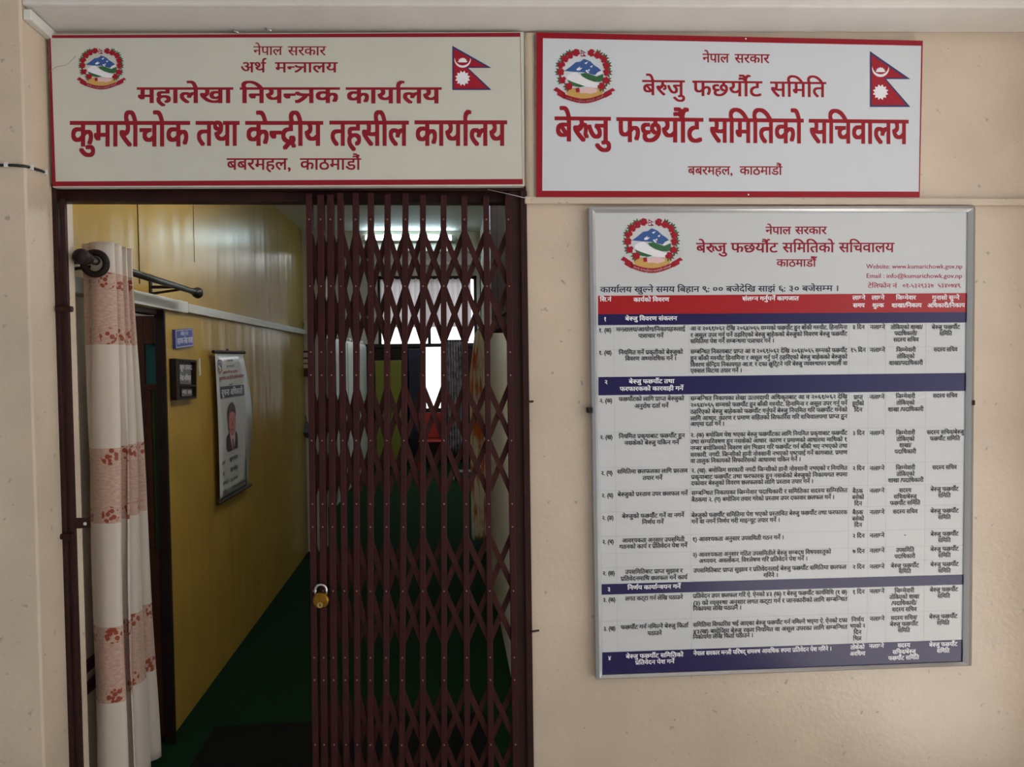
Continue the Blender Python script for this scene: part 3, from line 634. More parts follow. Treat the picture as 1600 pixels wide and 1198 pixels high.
WTX += [(950, 955, 1025, '४'), (978, 1067.7, 1021, 'बेरुजु फछर्यौट समितिको'), (992.6, 1053.7, 1031, 'प्रतिवेदन पेश गर्ने'), (1083.5, 1299.4, 1014, 'नेपाल सरकार मन्त्री परिषद् समक्ष आवधिक रुपमा प्रतिवेदन पेश गरिने ।'), (1329, 1351, 1008, 'तोकेको'), (1328, 1352, 1018, 'अवधिमा'), (1358, 1381, 1006, NL), (1402.6, 1422, 1005, 'सदस्य'), (1394.7, 1430.8, 1015, 'सचिव/बेरुजु'), (1388, 1436, 1024.5, FS)] + row7(1003.5, 1452)
for lst, nm, m in ((TXT, 'table_lettering', M_ink), (WTX, 'band_lettering', M_wink)):
    mb = MB()
    for (x0, x1, y, s) in lst:
        text(mb, P, s, x0, x1, y, y + 6.0, lay=2, slope=sl(y), off=.03, res=1, yref=(x0 + x1) / 2)
    mb.build(nm, m, nb)

# ------------------------------------------------------------------ corridor: curtain rod and curtain
XRod = -1.15
pa, pb = PX(141, 412, XRod), PX(302, 450.5, XRod); zr = (pa.z + pb.z) / 2; pa.z = zr + .006; pb.z = zr - .006
rod = thing('curtain_rod', 'dark grey curtain rod with ball ends on the ochre corridor wall', 'curtain rod', (XRod, (pa.y+pb.y)/2, zr))
M_rod = mat('gunmetal', (62, 58, 52), .35, metal=.4)
MB().tube([pa, pb], .0135, 14).build('rod', M_rod, rod, smooth=True)
dr = (pb - pa).normalized()
for p, s in ((pb, 1), (pa, -1)):
    MB().tube([p, p + dr*s*.012, p + dr*s*.016, p + dr*s*.03, p + dr*s*.034, p + dr*s*.045], [.0135, .018, .012, .012, .019, .019], 14).ball(p + dr*s*.06, .026, 14).build('finial', M_dark if s < 0 else M_rod, rod, smooth=True)
for y in (pb.y - .19, pa.y + .06):
    t = (y - pa.y) / (pb.y - pa.y); z = pa.z + (pb.z - pa.z) * t
    MB().box(XL, XL+.006, y-.012, y+.012, z-.032, z+.055).bar((XL+.004, y, z-.028), (XRod, y, z-.012), .01, .006, (0, 1, 0)).bar((XL+.004, y, z), (XRod, y, z), .012, .012, (0, 1, 0)).build('bracket', M_dark, rod)
def curtain_material():
    m = bpy.data.materials.new('embroidered_curtain'); m.use_nodes = True; nt = m.node_tree; L = nt.links.new; b = nt.nodes['Principled BSDF']
    b.inputs['Roughness'].default_value = .55; b.inputs['Sheen Weight'].default_value = .2
    uv = nt.nodes.new('ShaderNodeUVMap'); sp = nt.nodes.new('ShaderNodeSeparateXYZ'); L(uv.outputs[0], sp.inputs[0])
    def mth(op, a, c=None):
        n = nt.nodes.new('ShaderNodeMath'); n.operation = op
        for i, x in enumerate((a, c)):
            if x is None: continue
            if isinstance(x, (int, float)): n.inputs[i].default_value = x
            else: L(x, n.inputs[i])
        return n.outputs[0]
    U, Vv = sp.outputs[0], sp.outputs[1]
    band = None; edge = None
    for z0, z1 in CB:
        c0, h = (z0+z1)/2, (z1-z0)/2
        d = mth('ABSOLUTE', mth('SUBTRACT', Vv, c0)); bnd = mth('LESS_THAN', d, h)
        e = mth('ABSOLUTE', mth('SUBTRACT', d, h-.028))
        band = bnd if band is None else mth('MAXIMUM', band, bnd); edge = e if edge is None else mth('MINIMUM', edge, e)
    um = mth('ABSOLUTE', mth('SUBTRACT', mth('MODULO', mth('ADD', U, .035), .09), .045))
    rad = mth('SQRT', mth('ADD', mth('MULTIPLY', um, um), mth('MULTIPLY', edge, edge)))
    vo = nt.nodes.new('ShaderNodeTexVoronoi'); vo.inputs['Scale'].default_value = 62; L(uv.outputs[0], vo.inputs['Vector'])
    mot = mth('MULTIPLY', mth('LESS_THAN', rad, .028), mth('LESS_THAN', vo.outputs['Distance'], .5))
    mot = mth('MULTIPLY', mot, band)
    wv = nt.nodes.new('ShaderNodeTexNoise'); wv.inputs['Scale'].default_value = 1; wv.inputs['Detail'].default_value = 3
    mp = nt.nodes.new('ShaderNodeMapping'); mp.inputs['Scale'].default_value = (60, 170, 1); L(uv.outputs[0], mp.inputs[0]); L(mp.outputs[0], wv.inputs['Vector'])
    r = nt.nodes.new('ShaderNodeValToRGB'); r.color_ramp.elements[0].color = rgb(174, 140, 124); r.color_ramp.elements[1].color = rgb(196, 164, 146)
    r.color_ramp.elements[0].position = .35; r.color_ramp.elements[1].position = .65; L(wv.outputs['Fac'], r.inputs['Fac'])
    x1 = nt.nodes.new('ShaderNodeMixRGB'); x1.inputs['Color1'].default_value = rgb(206, 193, 180); L(r.outputs[0], x1.inputs['Color2']); L(band, x1.inputs['Fac'])
    x2 = nt.nodes.new('ShaderNodeMixRGB'); x2.inputs['Color2'].default_value = rgb(140, 58, 26); L(x1.outputs[0], x2.inputs['Color1']); L(mot, x2.inputs['Fac'])
    L(x2.outputs[0], b.inputs['Base Color']); return m
CB = [(PY(165, b_, .2).z, PY(165, a_, .2).z) for a_, b_ in ((425, 538), (700, 817), (978, 1096))]
def cloth(name, prof, z_top, z_bot, m, parent=None, nz=40, thick=.003):
    """hanging cloth: prof(t) -> list of (x, y) across the cloth at height fraction t (0 top .. 1 bottom)"""
    mb = MB(); uv = []; rows = []
    for j in range(nz + 1):
        t = j / nz; p = prof(t); rows.append(len(p)); u = 0
        for i, (x, y) in enumerate(p):
            if i: u += math.hypot(x - p[i-1][0], y - p[i-1][1])
            zt = z_top(i / (len(p)-1)) if callable(z_top) else z_top; zb_ = z_bot(i / (len(p)-1)) if callable(z_bot) else z_bot
            z = zt + (zb_ - zt) * t; mb.v.append(Vector((x, y, z))); uv.append((u, z))
    n = rows[0]
    for j in range(nz):
        for i in range(n-1): mb.f.append([j*n+i, (j+1)*n+i, (j+1)*n+i+1, j*n+i+1])
    o = mb.build(name, m, parent, smooth=True)
    ul = o.data.uv_layers.new(name='UVMap')
    for lp in o.data.loops: ul.data[lp.index].uv = uv[lp.vertex_index]
    s = o.modifiers.new('thickness', 'SOLIDIFY'); s.thickness = thick
    return o
def smooth_pts(k, n=7):                            # Catmull-Rom through key points
    out = []
    for i in range(len(k)-1):
        p0, p1, p2, p3 = k[max(i-1, 0)], k[i], k[i+1], k[min(i+2, len(k)-1)]
        for j in range(n):
            t = j / n
            out.append(tuple(.5*((2*p1[c]) + (-p0[c]+p2[c])*t + (2*p0[c]-5*p1[c]+4*p2[c]-p3[c])*t*t + (-p0[c]+3*p1[c]-3*p2[c]+p3[c])*t**3) for c in (0, 1)))
    out.append(k[-1]); return out
def prof_left(t):
    a, b = [(-1.2, .24), (-1.185, .222), (-1.172, .206), (-1.145, .196), (-1.112, .199)], [(-1.21, .225), (-1.198, .205), (-1.18, .19), (-1.15, .18), (-1.112, .187)]
    for ya, yb, xb in ((.213, .2, -1.1), (.272, .245, -1.098), (.315, .385, -1.1), (.358, .475, -1.095)):
        a += [(-1.098, ya), (-1.11, ya+.012), (-1.2, ya+.02), (-1.212, ya+.028), (-1.2, ya+.036), (-1.11, ya+.04)]
        e = .05 if yb < .3 else .03
        b += [(xb, yb), (xb-.012, yb+.02), (-1.175, yb+e), (-1.19, yb+e+.012), (-1.175, yb+e+.024), (xb-.012, yb+e+.034)]
    a, b = a[:-2], b[:-2]
    s = t * t * (3 - 2*t) * .6 + t * .4
    k = [(p[0] + (q[0]-p[0])*s + .004*math.sin(9*t + i), p[1] + (q[1]-p[1])*s) for i, (p, q) in enumerate(zip(a, b))]
    return smooth_pts(k, 5)
cu = cloth('curtain', prof_left, zr + .07, .22, curtain_material(), nz=60)
tag(cu, 'white curtain with embroidered rose bands bunched at the near end of the rod', 'curtain')
rg = MB(); c0 = Vector((-1.146, .178, zr - .004))
rg.tube([c0 + Vector((.036*math.cos(a), 0, .036*math.sin(a))) for a in [2*math.pi*k/24 for k in range(25)]], .011, 10, False).build('eyelet_ring', M_dark, cu, smooth=True)

# ------------------------------------------------------------------ corridor: plates and banner on the ochre wall
P = plane_x(XL + .014)
q = [(273.5, 515), (301.5, 513), (303, 540.5), (274.5, 544.5)]
np_ = thing('nameplate', 'small blue nameplate with white lettering above the framed slot board', 'nameplate', P(288, 545) )
M_plate = mat('plate_blue', (62, 74, 150), .4)
slab(P, q, (-.0135, 0, 0)).build('plate', M_plate, np_)
mb = MB(); ring(mb, P, [(274.5, 516.2), (300.7, 514.3), (302, 539.5), (275.5, 543.3)], [(275, 516.9), (300.2, 515.1), (301.5, 538.7), (276, 542.4)], 1); mb.build('border', M_wink, np_)
words(np_, P, 'lettering', M_wink, [('कोठा नं ४', 282.5, 294, 519, 524, -.08), ('सहायक लेखा शाखा', 277, 301, 529, 537.5, -.1)], .02, 2)
P = plane_x(XL + .03)
fr = thing('slot_board', 'black framed slot board with two grey name strips beneath the blue nameplate', 'nameplate holder', P(292, 626))
PO = [(274.5, 560), (307.5, 562.5), (307.5, 622), (276.5, 625)]; PI = [(280, 563), (306, 566), (306.3, 619), (281.5, 621.5)]
mb = MB()
for k in range(4): mb.prism([P(*PO[k]), P(*PO[(k+1) % 4]), P(*PI[(k+1) % 4]), P(*PI[k])], (-.0285, 0, 0))
mb.prism([P(281, 599.5), P(306, 601), P(306, 604), P(281, 603.5)], (-.024, 0, 0))
mb.build('frame', M_dark, fr)
P2 = plane_x(XL + .006); slab(P2, [(276, 561), (307, 563), (307, 621), (278, 624)], (-.005, 0, 0)).build('backing', M_black, fr)
P3 = plane_x(XL + .012)
for q in ([(280.5, 564), (298, 566), (299, 600.5), (281.5, 600)], [(283, 605.5), (300, 606.5), (300.5, 618), (284, 619)]):
    mb = MB(); flat(mb, P3, q, 0); mb.build('name_strip', mat('strip_grey', (112, 112, 108), .5), fr)
words(fr, P3, 'lettering', M_wink, [('खुम प्रसाद', 281, 300, 570.5, 577.5), ('लेखा अधिकृत', 281, 298.5, 587, 594), ('मा छ', 285, 299, 608.5, 615)], .02, 2)
P = plane_x(XL + .006); tag(slab(P, [(310.5, 560), (313, 560), (314.2, 585), (312, 587.5)], (-.0055, 0, 0)).build('paper_strip', M_pale), 'thin pale paper strip stuck on the wall right of the slot board', 'paper strip')
# hanging banner
P = plane_x(XL + .035)
bn = thing('hanging_banner', 'tall printed wall banner with portrait of a man in a dark suit', 'banner', P(365, 790))
cv = MB(); rows = 14; vs = []; fs = []
def edge(y):                                       # left and right edge of the sheet at a pixel height
    t = (y - 551) / (783 - 551); l = 336 + 8*t + 1.2*math.sin(math.pi*t); r = 378.5 + 10*t + 7.5*math.sin(math.pi*min(1, t*1.15)) ; return l, r
for j in range(rows + 1):
    t = j / rows; y0 = 551 + (783-551)*t
    l, r = edge(y0); ya = 553 + (784 - 553)*t; yb = 551 + (756-551)*t
    for i in range(7):
        s = i / 6; curl = .012*math.sin(math.pi*t) * (max(0, s-.6)/.4) ** 2
        p = P(l + (r-l)*s, ya + (yb-ya)*s); vs.append(p + Vector((curl, 0, 0)))
for j in range(rows):
    for i in range(6): fs.append((j*7+i, (j+1)*7+i, (j+1)*7+i+1, j*7+i+1))
cv.add(vs, fs); sh_ = cv.build('sheet', mat('banner_vinyl', (206, 206, 204), .3, coat=.3), bn, smooth=True)
so = sh_.modifiers.new('thickness', 'SOLIDIFY'); so.thickness = .0008; so.offset = 0
for (a_, b_) in (((333, 549.5), (382, 550.5)), ((340, 787), (392, 757))):
    MB().tube([P(*a_), P(*b_)], .009, 10).build('roller_bar', M_dark, bn)
MB().ball(P(355, 546), .008, 8).build('nail', M_black, bn)
PB = plane_x(XL + .038, .0012); SB = lambda y: -.0 + (-.02) * 0
def bs(y): return (756-551)/(784-553)*0 + (-28*(y-551)/232 - 2) / 48      # slope of the rows across the banner
for s, x0, x1, y, h in (('नेपाल सरकार', 355, 364, 562, 3), ('अर्थ मन्त्रालय', 354, 366, 571, 3), ('काठमाडौं', 358, 363.5, 600, 2.5), ('नाम', 347, 352, 722, 5.5), ('खुम प्रसाद', 359, 372, 715.5, 5.5), ('पद', 348, 351.5, 739, 5.5), ('लेखा अधिकृत', 360, 372, 732, 5.5), ('सम्पर्क नं', 348.5, 358, 753.5, 5.5), ('९८५१०२५', 360.5, 372, 747.5, 5.5), ('इमेल', 348.5, 354.5, 768, 5.5), ('info@kumarichowk.gov.np', 361.5, 384, 760, 4)):
    mb = MB(); text(mb, PB, s, x0, x1, y, y + h, 1, bs(y), .016, 1); mb.build('small_lettering', M_ink, sh_)
mb = MB(); text(mb, PB, 'महालेखा नियन्त्रक कार्यालय', 349, 371, 580.5, 584, 1, bs(580), .016, 1); text(mb, PB, 'कुमारीचोक तथा केन्द्रीय तहसील कार्यालय', 343, 381, 590, 594.5, 1, bs(590), .022, 1)
mb.build('red_lettering', M_red, sh_)
mb = MB(); flat(mb, PB, [(344, 604), (384.5, 600.5), (384.2, 617), (345, 622.5)], 1); mb.build('title_band', mat('banner_navy', (40, 38, 66), .35), sh_)
mb = MB(); text(mb, PB, 'सूचना अधिकारी', 346, 379, 609.5, 618, 2, -.1, .024, 2); mb.build('title_lettering', M_wink, sh_)
mb = MB(); flat(mb, PB, [(382.6, 618), (383.8, 618), (385.3, 756), (384.1, 757)], 1); flat(mb, PB, [(345, 779), (385, 756), (385, 758.2), (345, 781.5)], 1); mb.build('edge_rules', M_ink, sh_)
emblem(sh_, PB, 343.8, 572.5, .0185, .060, True)
mb = MB(); flat(mb, PB, [(354.5, 688), (355, 682), (359, 675), (362, 673), (366, 672), (370, 675), (371.5, 682), (371.8, 699), (357, 706), (355, 700)], 1); pt = mb.build('portrait', mat('portrait_suit', (52, 40, 44), .4), sh_)
mb = MB(); flat(mb, PB, [(358.5, 675), (361, 690), (363.5, 703), (366, 701), (367.5, 686), (367.6, 672)], 2); mb.build('shirt', mat('portrait_shirt', (206, 176, 178), .4), pt)
mb = MB(); flat(mb, PB, [(363, 686), (365, 685), (366, 700), (363.8, 702)], 3); mb.build('tie', mat('portrait_tie', (110, 50, 56), .4), pt)
mb = MB(); flat(mb, PB, [(363 + 5.4*math.cos(a), 659 + 22*math.sin(a)) for a in [2*math.pi*k/20 for k in range(20)]], 3); mb.build('face', mat('portrait_skin', (186, 112, 112), .4), pt)
mb = MB(); flat(mb, PB, [(356.6, 656), (356.4, 645), (358, 634), (361, 628.5), (364, 628.5), (367, 634), (368.6, 644), (368.4, 653), (367, 645), (363, 642), (359, 645), (357.8, 655)], 4); mb.build('hair', mat('portrait_hair', (66, 44, 46), .4), pt)
mb = MB()
for x in (360.2, 365.4): flat(mb, PB, [(x-1.1, 655), (x, 653.6), (x+1.1, 654.6), (x, 656.2)], 4)
flat(mb, PB, [(361, 670.5), (365.4, 669.6), (365, 671.2), (361.4, 672)], 4); flat(mb, PB, [(362.6, 657), (363.4, 657), (364.2, 664), (362.2, 664.6)], 4); mb.build('face_features', mat('portrait_shade', (120, 62, 64), .4), pt)

# ------------------------------------------------------------------ end of the corridor: switchboard, cables, device
YP = YE - .002; P = plane_y(YP)
def at_end(px, py, d=0): return PY(px, py, YE - d)
sb = thing('switch_board', 'dark red wooden switchboard with three white sockets on the pillar', 'switchboard', at_end(479, 590))
a_, b_ = at_end(471, 548), at_end(490, 588)
MB().box(a_.x, b_.x, YE-.04, YE-.0005, b_.z, a_.z).build('board', mat('board_red_brown', (86, 40, 34), .45), sb, bevel=.004)
for y0, y1 in ((551, 558), (561, 567), (569, 575)):
    c0, c1 = at_end(474, y0, .04), at_end(483, y1, .04); MB().box(c0.x, c1.x, YE-.046, YE-.0395, c1.z, c0.z).build('socket', M_wmat, sb, bevel=.002)
c0, c1 = at_end(476, 579, .04), at_end(478.5, 585, .04); MB().box(c0.x, c1.x, YE-.046, YE-.0395, c1.z, c0.z).build('switch', M_black, sb)
dv = thing('wall_device', 'small black wedge shaped device with grey screen low on the pillar', 'device', at_end(476, 690))
a_, b_ = at_end(468, 660), at_end(490, 684)
MB().prism([(a_.x, YE-.001, a_.z), (a_.x, YE-.03, a_.z), (a_.x, YE-.12, b_.z+.05), (a_.x, YE-.001, b_.z)], (b_.x-a_.x, 0, 0)).build('body', M_black, dv)
MB().prism([(a_.x+.01, YE-.034, a_.z-.003), (b_.x-.01, YE-.034, a_.z-.003), (b_.x-.01, YE-.12, b_.z+.058), (a_.x+.01, YE-.12, b_.z+.058)], (0, -.004, 0)).build('screen', mat('screen_grey', (96, 98, 104), .25), dv)
mb = MB(); rng = random.Random(4)
for k in range(4):
    c = at_end(463 + 3*k, 503 + 1.5*k, .06); r = .035 - .004*k
    mb.tube([c + Vector((r*.6*math.cos(t), .01*math.sin(3*t), r*math.sin(t))) for t in [2*math.pi*j/18 for j in range(19)]], .0035, 6)
tag(mb.build('cable_coil', M_black), 'coil of black cables resting on the far end of the trunking', 'cable')
mb = MB().tube([at_end(466, 520, .03), at_end(471, 530, .03), at_end(477, 540, .03), at_end(480, 548, .025)], .006, 6).tube([at_end(474, 520, .03), at_end(472, 532, .03), at_end(471, 543, .03), at_end(472, 549, .03)], .006, 6)
mb.tube([at_end(484, 521, .03), at_end(480, 533, .03), at_end(476, 541, .03), at_end(475, 549, .03)], .005, 6)
tag(mb.build('cable', M_wmat, smooth=True), 'pale cables dropping from the trunking into the switchboard', 'cable')
tag(MB().tube([at_end(470, 590, .004), at_end(474, 612, .004), at_end(472, 636, .004), at_end(477, 648, .004), at_end(480, 661, .004)], .003, 6).build('wire', M_black, smooth=True), 'thin black wire hanging from the switchboard down to the device', 'wire')
a_ = at_end(477, 520, .0); tag(MB().box(a_.x-.02, -1.08, YE-.025, YE-.0005, a_.z-.012, a_.z+.03).build('cable_trunking', M_wmat, bevel=.003), 'short white cable trunking across the pillar above the switchboard', 'cable trunking')
# fluorescent lamp on the lintel
ta, tb = PY(566, 372.5, YE-.02), PY(711, 371.5, YE-.02); zt_ = (ta.z+tb.z)/2
tl = thing('tube_light', 'lit fluorescent tube light fixed on the lintel at the corridor end', 'lamp', ((ta.x+tb.x)/2, YE+.04, zt_))
MB().box(ta.x, tb.x, YE-.005, YE+.048, zt_-.02, zt_+.035).build('batten', M_wmat, tl, bevel=.004)
MB().tube([(ta.x+.03, YE-.028, zt_), (tb.x-.03, YE-.028, zt_)], .014, 12).build('tube', emit('tube_glow', (214, 245, 255), 26), tl, smooth=True)
for x in (ta.x+.02, tb.x-.02): MB().box(x-.012, x+.012, YE-.05, YE+.0, zt_-.025, zt_+.025).build('lamp_holder', M_wmat, tl, bevel=.004)
# second tube light, unseen, added to brighten the corridor
t2 = thing('tube_light', 'added unseen tube light that brightens the corridor from above the gate', 'lamp', (-.25, 1.1, 2.6))
MB().box(-.268, -.232, .5, 1.6, 2.63, 2.66).build('batten', M_wmat, t2, bevel=.004)
MB().tube([(-.25, .54, 2.585), (-.25, 1.56, 2.585)], .014, 12).build('tube', emit('tube_glow_added', (242, 244, 242), 78), t2, smooth=True)
for y in (.52, 1.58): MB().box(-.27, -.23, y-.015, y+.015, 2.56, 2.63).build('lamp_holder', M_wmat, t2, bevel=.004)
for y in (.7, 1.4): MB().tube([(-.25, y, 2.66), (-.25, y, CZ)], .004, 6).build('hanger', M_alu, t2)
# orange and white curtain drawn aside at the corridor end
def orange_material():
    m = bpy.data.materials.new('orange_white_curtain'); m.use_nodes = True; nt = m.node_tree; L = nt.links.new; b = nt.nodes['Principled BSDF']; b.inputs['Roughness'].default_value = .7
    tc = nt.nodes.new('ShaderNodeTexCoord'); mp = nt.nodes.new('ShaderNodeMapping'); mp.inputs['Scale'].default_value = (9, 9, 4); L(tc.outputs['Object'], mp.inputs[0])
    n = nt.nodes.new('ShaderNodeTexNoise'); n.inputs['Scale'].default_value = 1.0; n.inputs['Detail'].default_value = 2; L(mp.outputs[0], n.inputs['Vector'])
    r = nt.nodes.new('ShaderNodeValToRGB'); e = r.color_ramp.elements; e[0].position = .47; e[0].color = rgb(236, 230, 206); e[1].position = .57; e[1].color = rgb(206, 110, 56)
    k = r.color_ramp.elements.new(.7); k.color = rgb(222, 150, 80); L(n.outputs['Fac'], r.inputs['Fac']); L(r.outputs[0], b.inputs['Base Color']); return m
YO = 3.55
ca, cb = PY(733, 560, YO).x, .3
def prof_or(t):
    n = 60; out = []; wd = (cb - ca) * (.55 + .45*min(1, t*5)) if t < .2 else (cb - ca); off_ = (cb - ca) - wd
    for i in range(n):
        s = i/(n-1); out.append((ca + off_*.7 + wd*s, YO + .03*math.cos(s*math.pi*7 + .5) * (.4 + .6*min(1, t*4))))
    return out
zt1, zb1 = PY(748, 512, YO).z, PY(748, 843, YO).z
oc = cloth('curtain', prof_or, lambda s: zt1 - .14*abs(s-.6)**1.5, zb1, orange_material(), nz=40)
tag(oc, 'narrow orange and cream patterned curtain tied against the pale right corridor wall', 'curtain')
MB().tube([(ca+.07, YO, zt1-.02), (ca+.1, YO+.02, zt1+.01), (XR, YO+.03, zt1+.03)], .006, 8).build('tie', M_dark, oc)
# dark overhead cabinet on the right corridor wall
pa_, pb_ = PX(769, 500, XR-.09), PX(795, 500, XR-.09); zc = PX(782, 512, XR-.09).z
M_cab = mat('cabinet_dark_stain', (30, 17, 14), .8, spec=.05)
oc2 = thing('wall_cabinet', 'dark wooden cabinet high on the pale right corridor wall behind the gate', 'cabinet', (XR-.05, (pa_.y+pb_.y)/2, zc))
y0, y1 = sorted((pa_.y, pb_.y))
MB().box(XR-.09, XR-.001, y0, y1, zc, CZ-.05).build('carcass', M_cab, oc2, bevel=.004)
MB().box(XR-.095, XR-.0905, y0+.04, (y0+y1)/2-.01, zc+.04, CZ-.09).build('door', M_cab, oc2, bevel=.003)
MB().box(XR-.095, XR-.0905, (y0+y1)/2+.01, y1-.04, zc+.04, CZ-.09).build('door', M_cab, oc2, bevel=.003)
MB().box(XR-.1, XR-.002, y1+.002, y1+.05, zc+.5, CZ-.05).build('edge_strip', mat('pale_blue_trim', (190, 205, 220), .4), oc2)

# ------------------------------------------------------------------ far room furniture
names = ['nearest tall white steel cupboard along the left side of the far room', 'middle one of three white steel cupboards lined up in the far room', 'last white steel cupboard, deepest in the far room']
ye = [PX(x, 560, -1.3).y for x in (524, 543, 561, 578)]
M_steel = mat('pale_steel', (170, 176, 168), .4, noise=.03)
for k in range(3):
    a_, b_ = ye[k] + .01, min(ye[k+1] - .01, 10.0 + .45*0); cpb = thing('steel_cupboard', names[k], 'cupboard', (-1.55, (a_+b_)/2, 0))
    MB().box(-1.8, -1.31, a_, b_, .06, 1.97).box(-1.78, -1.33, a_+.03, b_-.03, 0, .06).build('carcass', M_steel, cpb, bevel=.006)
    m_ = (a_+b_)/2
    for u, v in ((a_+.02, m_-.006), (m_+.006, b_-.02)):
        dr_ = MB().box(-1.3095, -1.298, u, v, .1, 1.94).build('door', M_steel, cpb, bevel=.003)
        hy = v - .05 if u < m_-.1 else u + .05
        MB().box(-1.298, -1.28, hy-.01, hy+.01, .95, 1.1).build('handle', M_chrome, dr_)
    for j in range(3): y = a_ + (b_-a_)*(j+.5)/3; MB().ball((-1.36, y, 2.0), .032, 10).build('finial', M_wmat, cpb, smooth=True)
gc = thing('steel_cupboard', 'olive green steel cupboard against the dark back wall', 'cupboard', (-.95, 10.2, 0))
x0, x1 = PY(586, 620, 9.98).x, PY(634, 620, 9.98).x; zt2 = PY(610, 563, 9.98).z
M_olive = mat('olive_paint', (112, 112, 34), .45, noise=.04)
MB().box(x0, x1, 9.99, 10.44, .05, zt2).box(x0+.03, x1-.03, 10.02, 10.42, 0, .05).build('carcass', M_olive, gc, bevel=.006)
xm = (x0+x1)/2
for u, v in ((x0+.015, xm-.005), (xm+.005, x1-.015)):
    dd = MB().box(u, v, 9.978, 9.9895, .1, zt2-.03).build('door', M_olive, gc, bevel=.003)
    hx = v-.03 if u < xm-.1 else u+.03; MB().box(hx-.008, hx+.008, 9.96, 9.978, .85, .97).build('handle', M_chrome, dd)
# valance across the back window
def prof_v(t): return [(-1.1 + 1.5*i/120, 10.42 + .018*math.sin(i*.9)) for i in range(121)]
def sheer(name, c):
    m = bpy.data.materials.new(name); m.use_nodes = True; nt = m.node_tree; nt.nodes.remove(nt.nodes['Principled BSDF'])
    a = nt.nodes.new('ShaderNodeBsdfDiffuse'); b = nt.nodes.new('ShaderNodeBsdfTranslucent'); a.inputs[0].default_value = rgb(*c); b.inputs[0].default_value = rgb(*c)
    x = nt.nodes.new('ShaderNodeMixShader'); x.inputs[0].default_value = .6; nt.links.new(a.outputs[0], x.inputs[1]); nt.links.new(b.outputs[0], x.inputs[2]); nt.links.new(x.outputs[0], nt.nodes['Material Output'].inputs[0]); return m
zv0, zv1 = PY(660, 435, 10.42).z, PY(660, 511, 10.42).z
va = cloth('valance', prof_v, zv0, zv1, sheer('white_sheer', (226, 222, 222)), nz=8)
MB().tube([(-1.16, 10.42, zv0), (.46, 10.42, zv0)], .012, 8).bar((-1.14, 10.42, zv0), (-1.14, YB+.03, zv0), .02, .02, (1, 0, 0)).bar((.44, 10.42, zv0), (.44, YB+.03, zv0), .02, .02, (1, 0, 0)).build('rod', M_dark, va)
tag(va, 'white pleated half curtain covering the top of the far window', 'curtain')
gx0, gx1 = PY(699, 600, 10.3).x, PY(729, 600, 10.3).x
def prof_g(t): return [(gx0 + (gx1-gx0)*i/70, 10.3 + .03*math.sin(i*.65)) for i in range(71)]
M_grey = mat('grey_curtain_cloth', (128, 120, 120), .8, noise=.5, nscale=9)
gz = PY(712, 532, 10.3).z; gcu = cloth('curtain', prof_g, gz, .12, M_grey, nz=12)
MB().tube([(gx0-.05, 10.3, gz), (gx1+.05, 10.3, gz)], .014, 8).bar((gx0-.04, 10.3, gz), (gx0-.04, YB-.0, gz), .02, .02, (1, 0, 0)).bar((gx1+.04, 10.3, gz), (gx1+.04, YB-.0, gz), .02, .02, (1, 0, 0)).build('rod', M_dark, gcu)
tag(gcu, 'grey pleated curtain hanging at the right of the bright far door', 'curtain')
# dark door leaf beside the bright opening
dx0, dx1 = PY(639, 600, 10.36).x, PY(664, 600, 10.36).x
dl = thing('door_leaf', 'dark blue black door leaf standing left of the bright far doorway', 'door', ((dx0+dx1)/2, 10.36, 0))
MB().box(dx0, dx1, 10.35, 10.39, .01, 1.9).build('leaf', mat('navy_door', (40, 42, 62), .4), dl, bevel=.004)
for z0, z1 in ((.15, .85), (1.0, 1.75)): MB().box(dx0+.05, dx1-.05, 10.343, 10.3495, z0, z1).build('panel', mat('navy_door_panel', (34, 36, 54), .4), dl)
MB().tube([(dx1-.03, 10.345, .95), (dx1-.03, 10.31, .95), (dx1-.08, 10.31, .95)], .008, 8).build('handle', M_chrome, dl)
# red plastic chair
M_rchair = mat('red_plastic', (150, 30, 24), .35)
cx = PY(674, 680, 9.7).x; cy = 9.75
ch = thing('plastic_chair', 'red plastic chair standing before the bright far doorway', 'chair', (cx, cy, 0))
MB().box(cx-.2, cx+.2, cy-.2, cy+.2, .42, .45).build('seat', M_rchair, ch, bevel=.01)
bk = MB(); n = 8
pts = [(cx - .2 + .4*i/n, cy + .19 + .05*math.sin(math.pi*i/n)) for i in range(n+1)]
for (xa, ya), (xb, yb) in zip(pts, pts[1:]): bk.prism([(xa, ya, .46), (xb, yb, .46), (xb, yb+.05, .86), (xa, ya+.05, .86)], (0, .012, 0))
bk.build('backrest', M_rchair, ch)
for sx in (-1, 1):
    for sy in (-1, 1): MB().tube([(cx+sx*.17, cy+sy*.17, .42), (cx+sx*.21, cy+sy*.21, 0)], [.022, .016], 8).build('leg', M_rchair, ch)
lx = PY(716, 748, 8.6).x
st = thing('low_stool', 'small grey low stool on the green carpet beside the grey curtain', 'stool', (lx+.06, 8.5, 0))
MB().box(lx-.08, lx+.22, 8.4, 8.62, .09, .12).build('seat', mat('stool_grey', (92, 96, 106), .5), st, bevel=.004)
for sx in (-.07, .2): MB().box(lx+sx, lx+sx+.012, 8.4, 8.62, 0, .0895).build('leg', M_wmat, st)

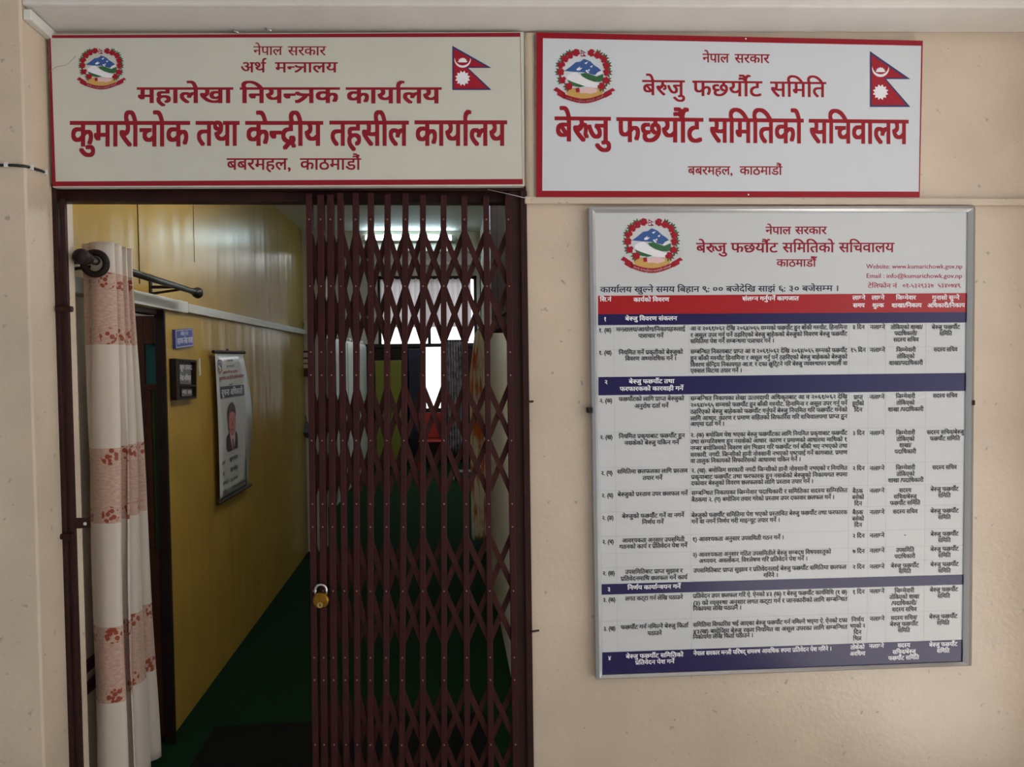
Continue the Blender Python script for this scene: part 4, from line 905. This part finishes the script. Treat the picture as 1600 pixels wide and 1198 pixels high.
# ------------------------------------------------------------------ side room seen through the left doorway
dlf = thing('door_leaf', 'brown wooden door leaf with a teal glass pane swung into the side room', 'door', (-1.75, 1.08, 0))
MB().box(-2.0, -1.333, 1.06, 1.095, .02, 1.9).box(-1.333, -1.275, 1.06, 1.095, 1.775, 1.9).box(-1.333, -1.275, 1.06, 1.095, 1.57, 1.6).box(-1.333, -1.31, 1.06, 1.095, .86, 1.57).box(-1.333, -1.275, 1.06, 1.095, .02, .86).build('leaf', M_brown, dlf, bevel=.003)
MB().box(-1.333, -1.275, 1.075, 1.081, 1.6, 1.775).build('pane', mat('teal_glass', (62, 112, 112), .25), dlf)
MB().box(-1.31, -1.275, 1.072, 1.084, .86, 1.57).build('lower_panel', mat('green_cloth', (66, 92, 50), .7), dlf)

# ------------------------------------------------------------------ floor mat, loose wires, small fixings
f0 = [PZ(x, y, .0) for x, y in ((262, 1140), (345, 1128), (470, 1128), (492, 1260), (150, 1290))]
mb = MB().box(-1.1, .15, .2, 1.16, .0005, .008); tag(mb.build('door_mat', mat('dark_mat', (15, 15, 13), .95, spec=.1, noise=.2, nscale=80, bump=.4, bscale=200)), 'dark flat doormat on the green carpet behind the gate', 'mat')
wy = -.158
pts = [(-30, 257.5), (0, 258), (20, 258), (38, 259.5), (49, 262), (62, 266), (72, 270)]
path = [PY(x, y, wy) for x, y in pts[:3]] + [PY(38, 259.5, wy) + Vector((.002, 0, 0))]
path += [Vector((-1.178, PX(x, y, -1.178).y, PX(x, y, -1.178).z)) for x, y in pts[4:]]
cbl = thing('cable', 'black cable clipped across the wall pillar left of the signboard', 'cable', path[3])
MB().tube(path, .0042, 8).build('cable_sheath', M_black, cbl, smooth=True)
for x, y in ((10, 258), (48, 262), (70, 269)):
    p = PY(x, y, wy) if x < 38 else PX(x, y, -1.178)
    MB().box(p.x-.004, p.x+.006, p.y-.006, p.y+.005, p.z-.007, p.z+.007).build('clip', M_wmat, cbl)
p0, p1 = PX(42, 14, -1.17), PX(84, 52, -1.17)
tag(MB().prism([(-1.181, p0.y, p0.z), (-1.181, p1.y, p1.z), (-1.181, p1.y, p1.z-.03), (-1.181, p0.y, p0.z-.03)], (.022, 0, 0)).build('cable_duct', M_wmat, bevel=.002), 'short white cable duct at the top of the pillar beside the signboard', 'cable duct')
mb = MB().tube([PY(762, 296, -.014), PY(790, 302, -.016), PY(822, 309.5, -.02)], .0016, 6)
tag(mb.build('wire', mat('silver_wire', (150, 146, 144), .4, metal=.5), smooth=True), 'thin silver wire running from the gate rail to the ledge end', 'wire')
mb = MB().tube([PY(250, 300.5, .029), PY(420, 300, .029), PY(560, 301.5, .029)], .0012, 6)
for (x, y, s) in ((365, 47, 'bent nail end sticking out above the signboard near its middle'), (416, 44, 'hooked wire end above the signboard, right of the nail')):
    p = PY(x, y, -.035); o = MB().tube([p + Vector((-.004, .034, .006)), p, p + Vector((.006, -.006, -.006)), p + Vector((.016, -.004, -.009))], .0022, 6).build('nail' if x < 400 else 'hook', M_alu, smooth=True); tag(o, s, 'nail' if x < 400 else 'hook')
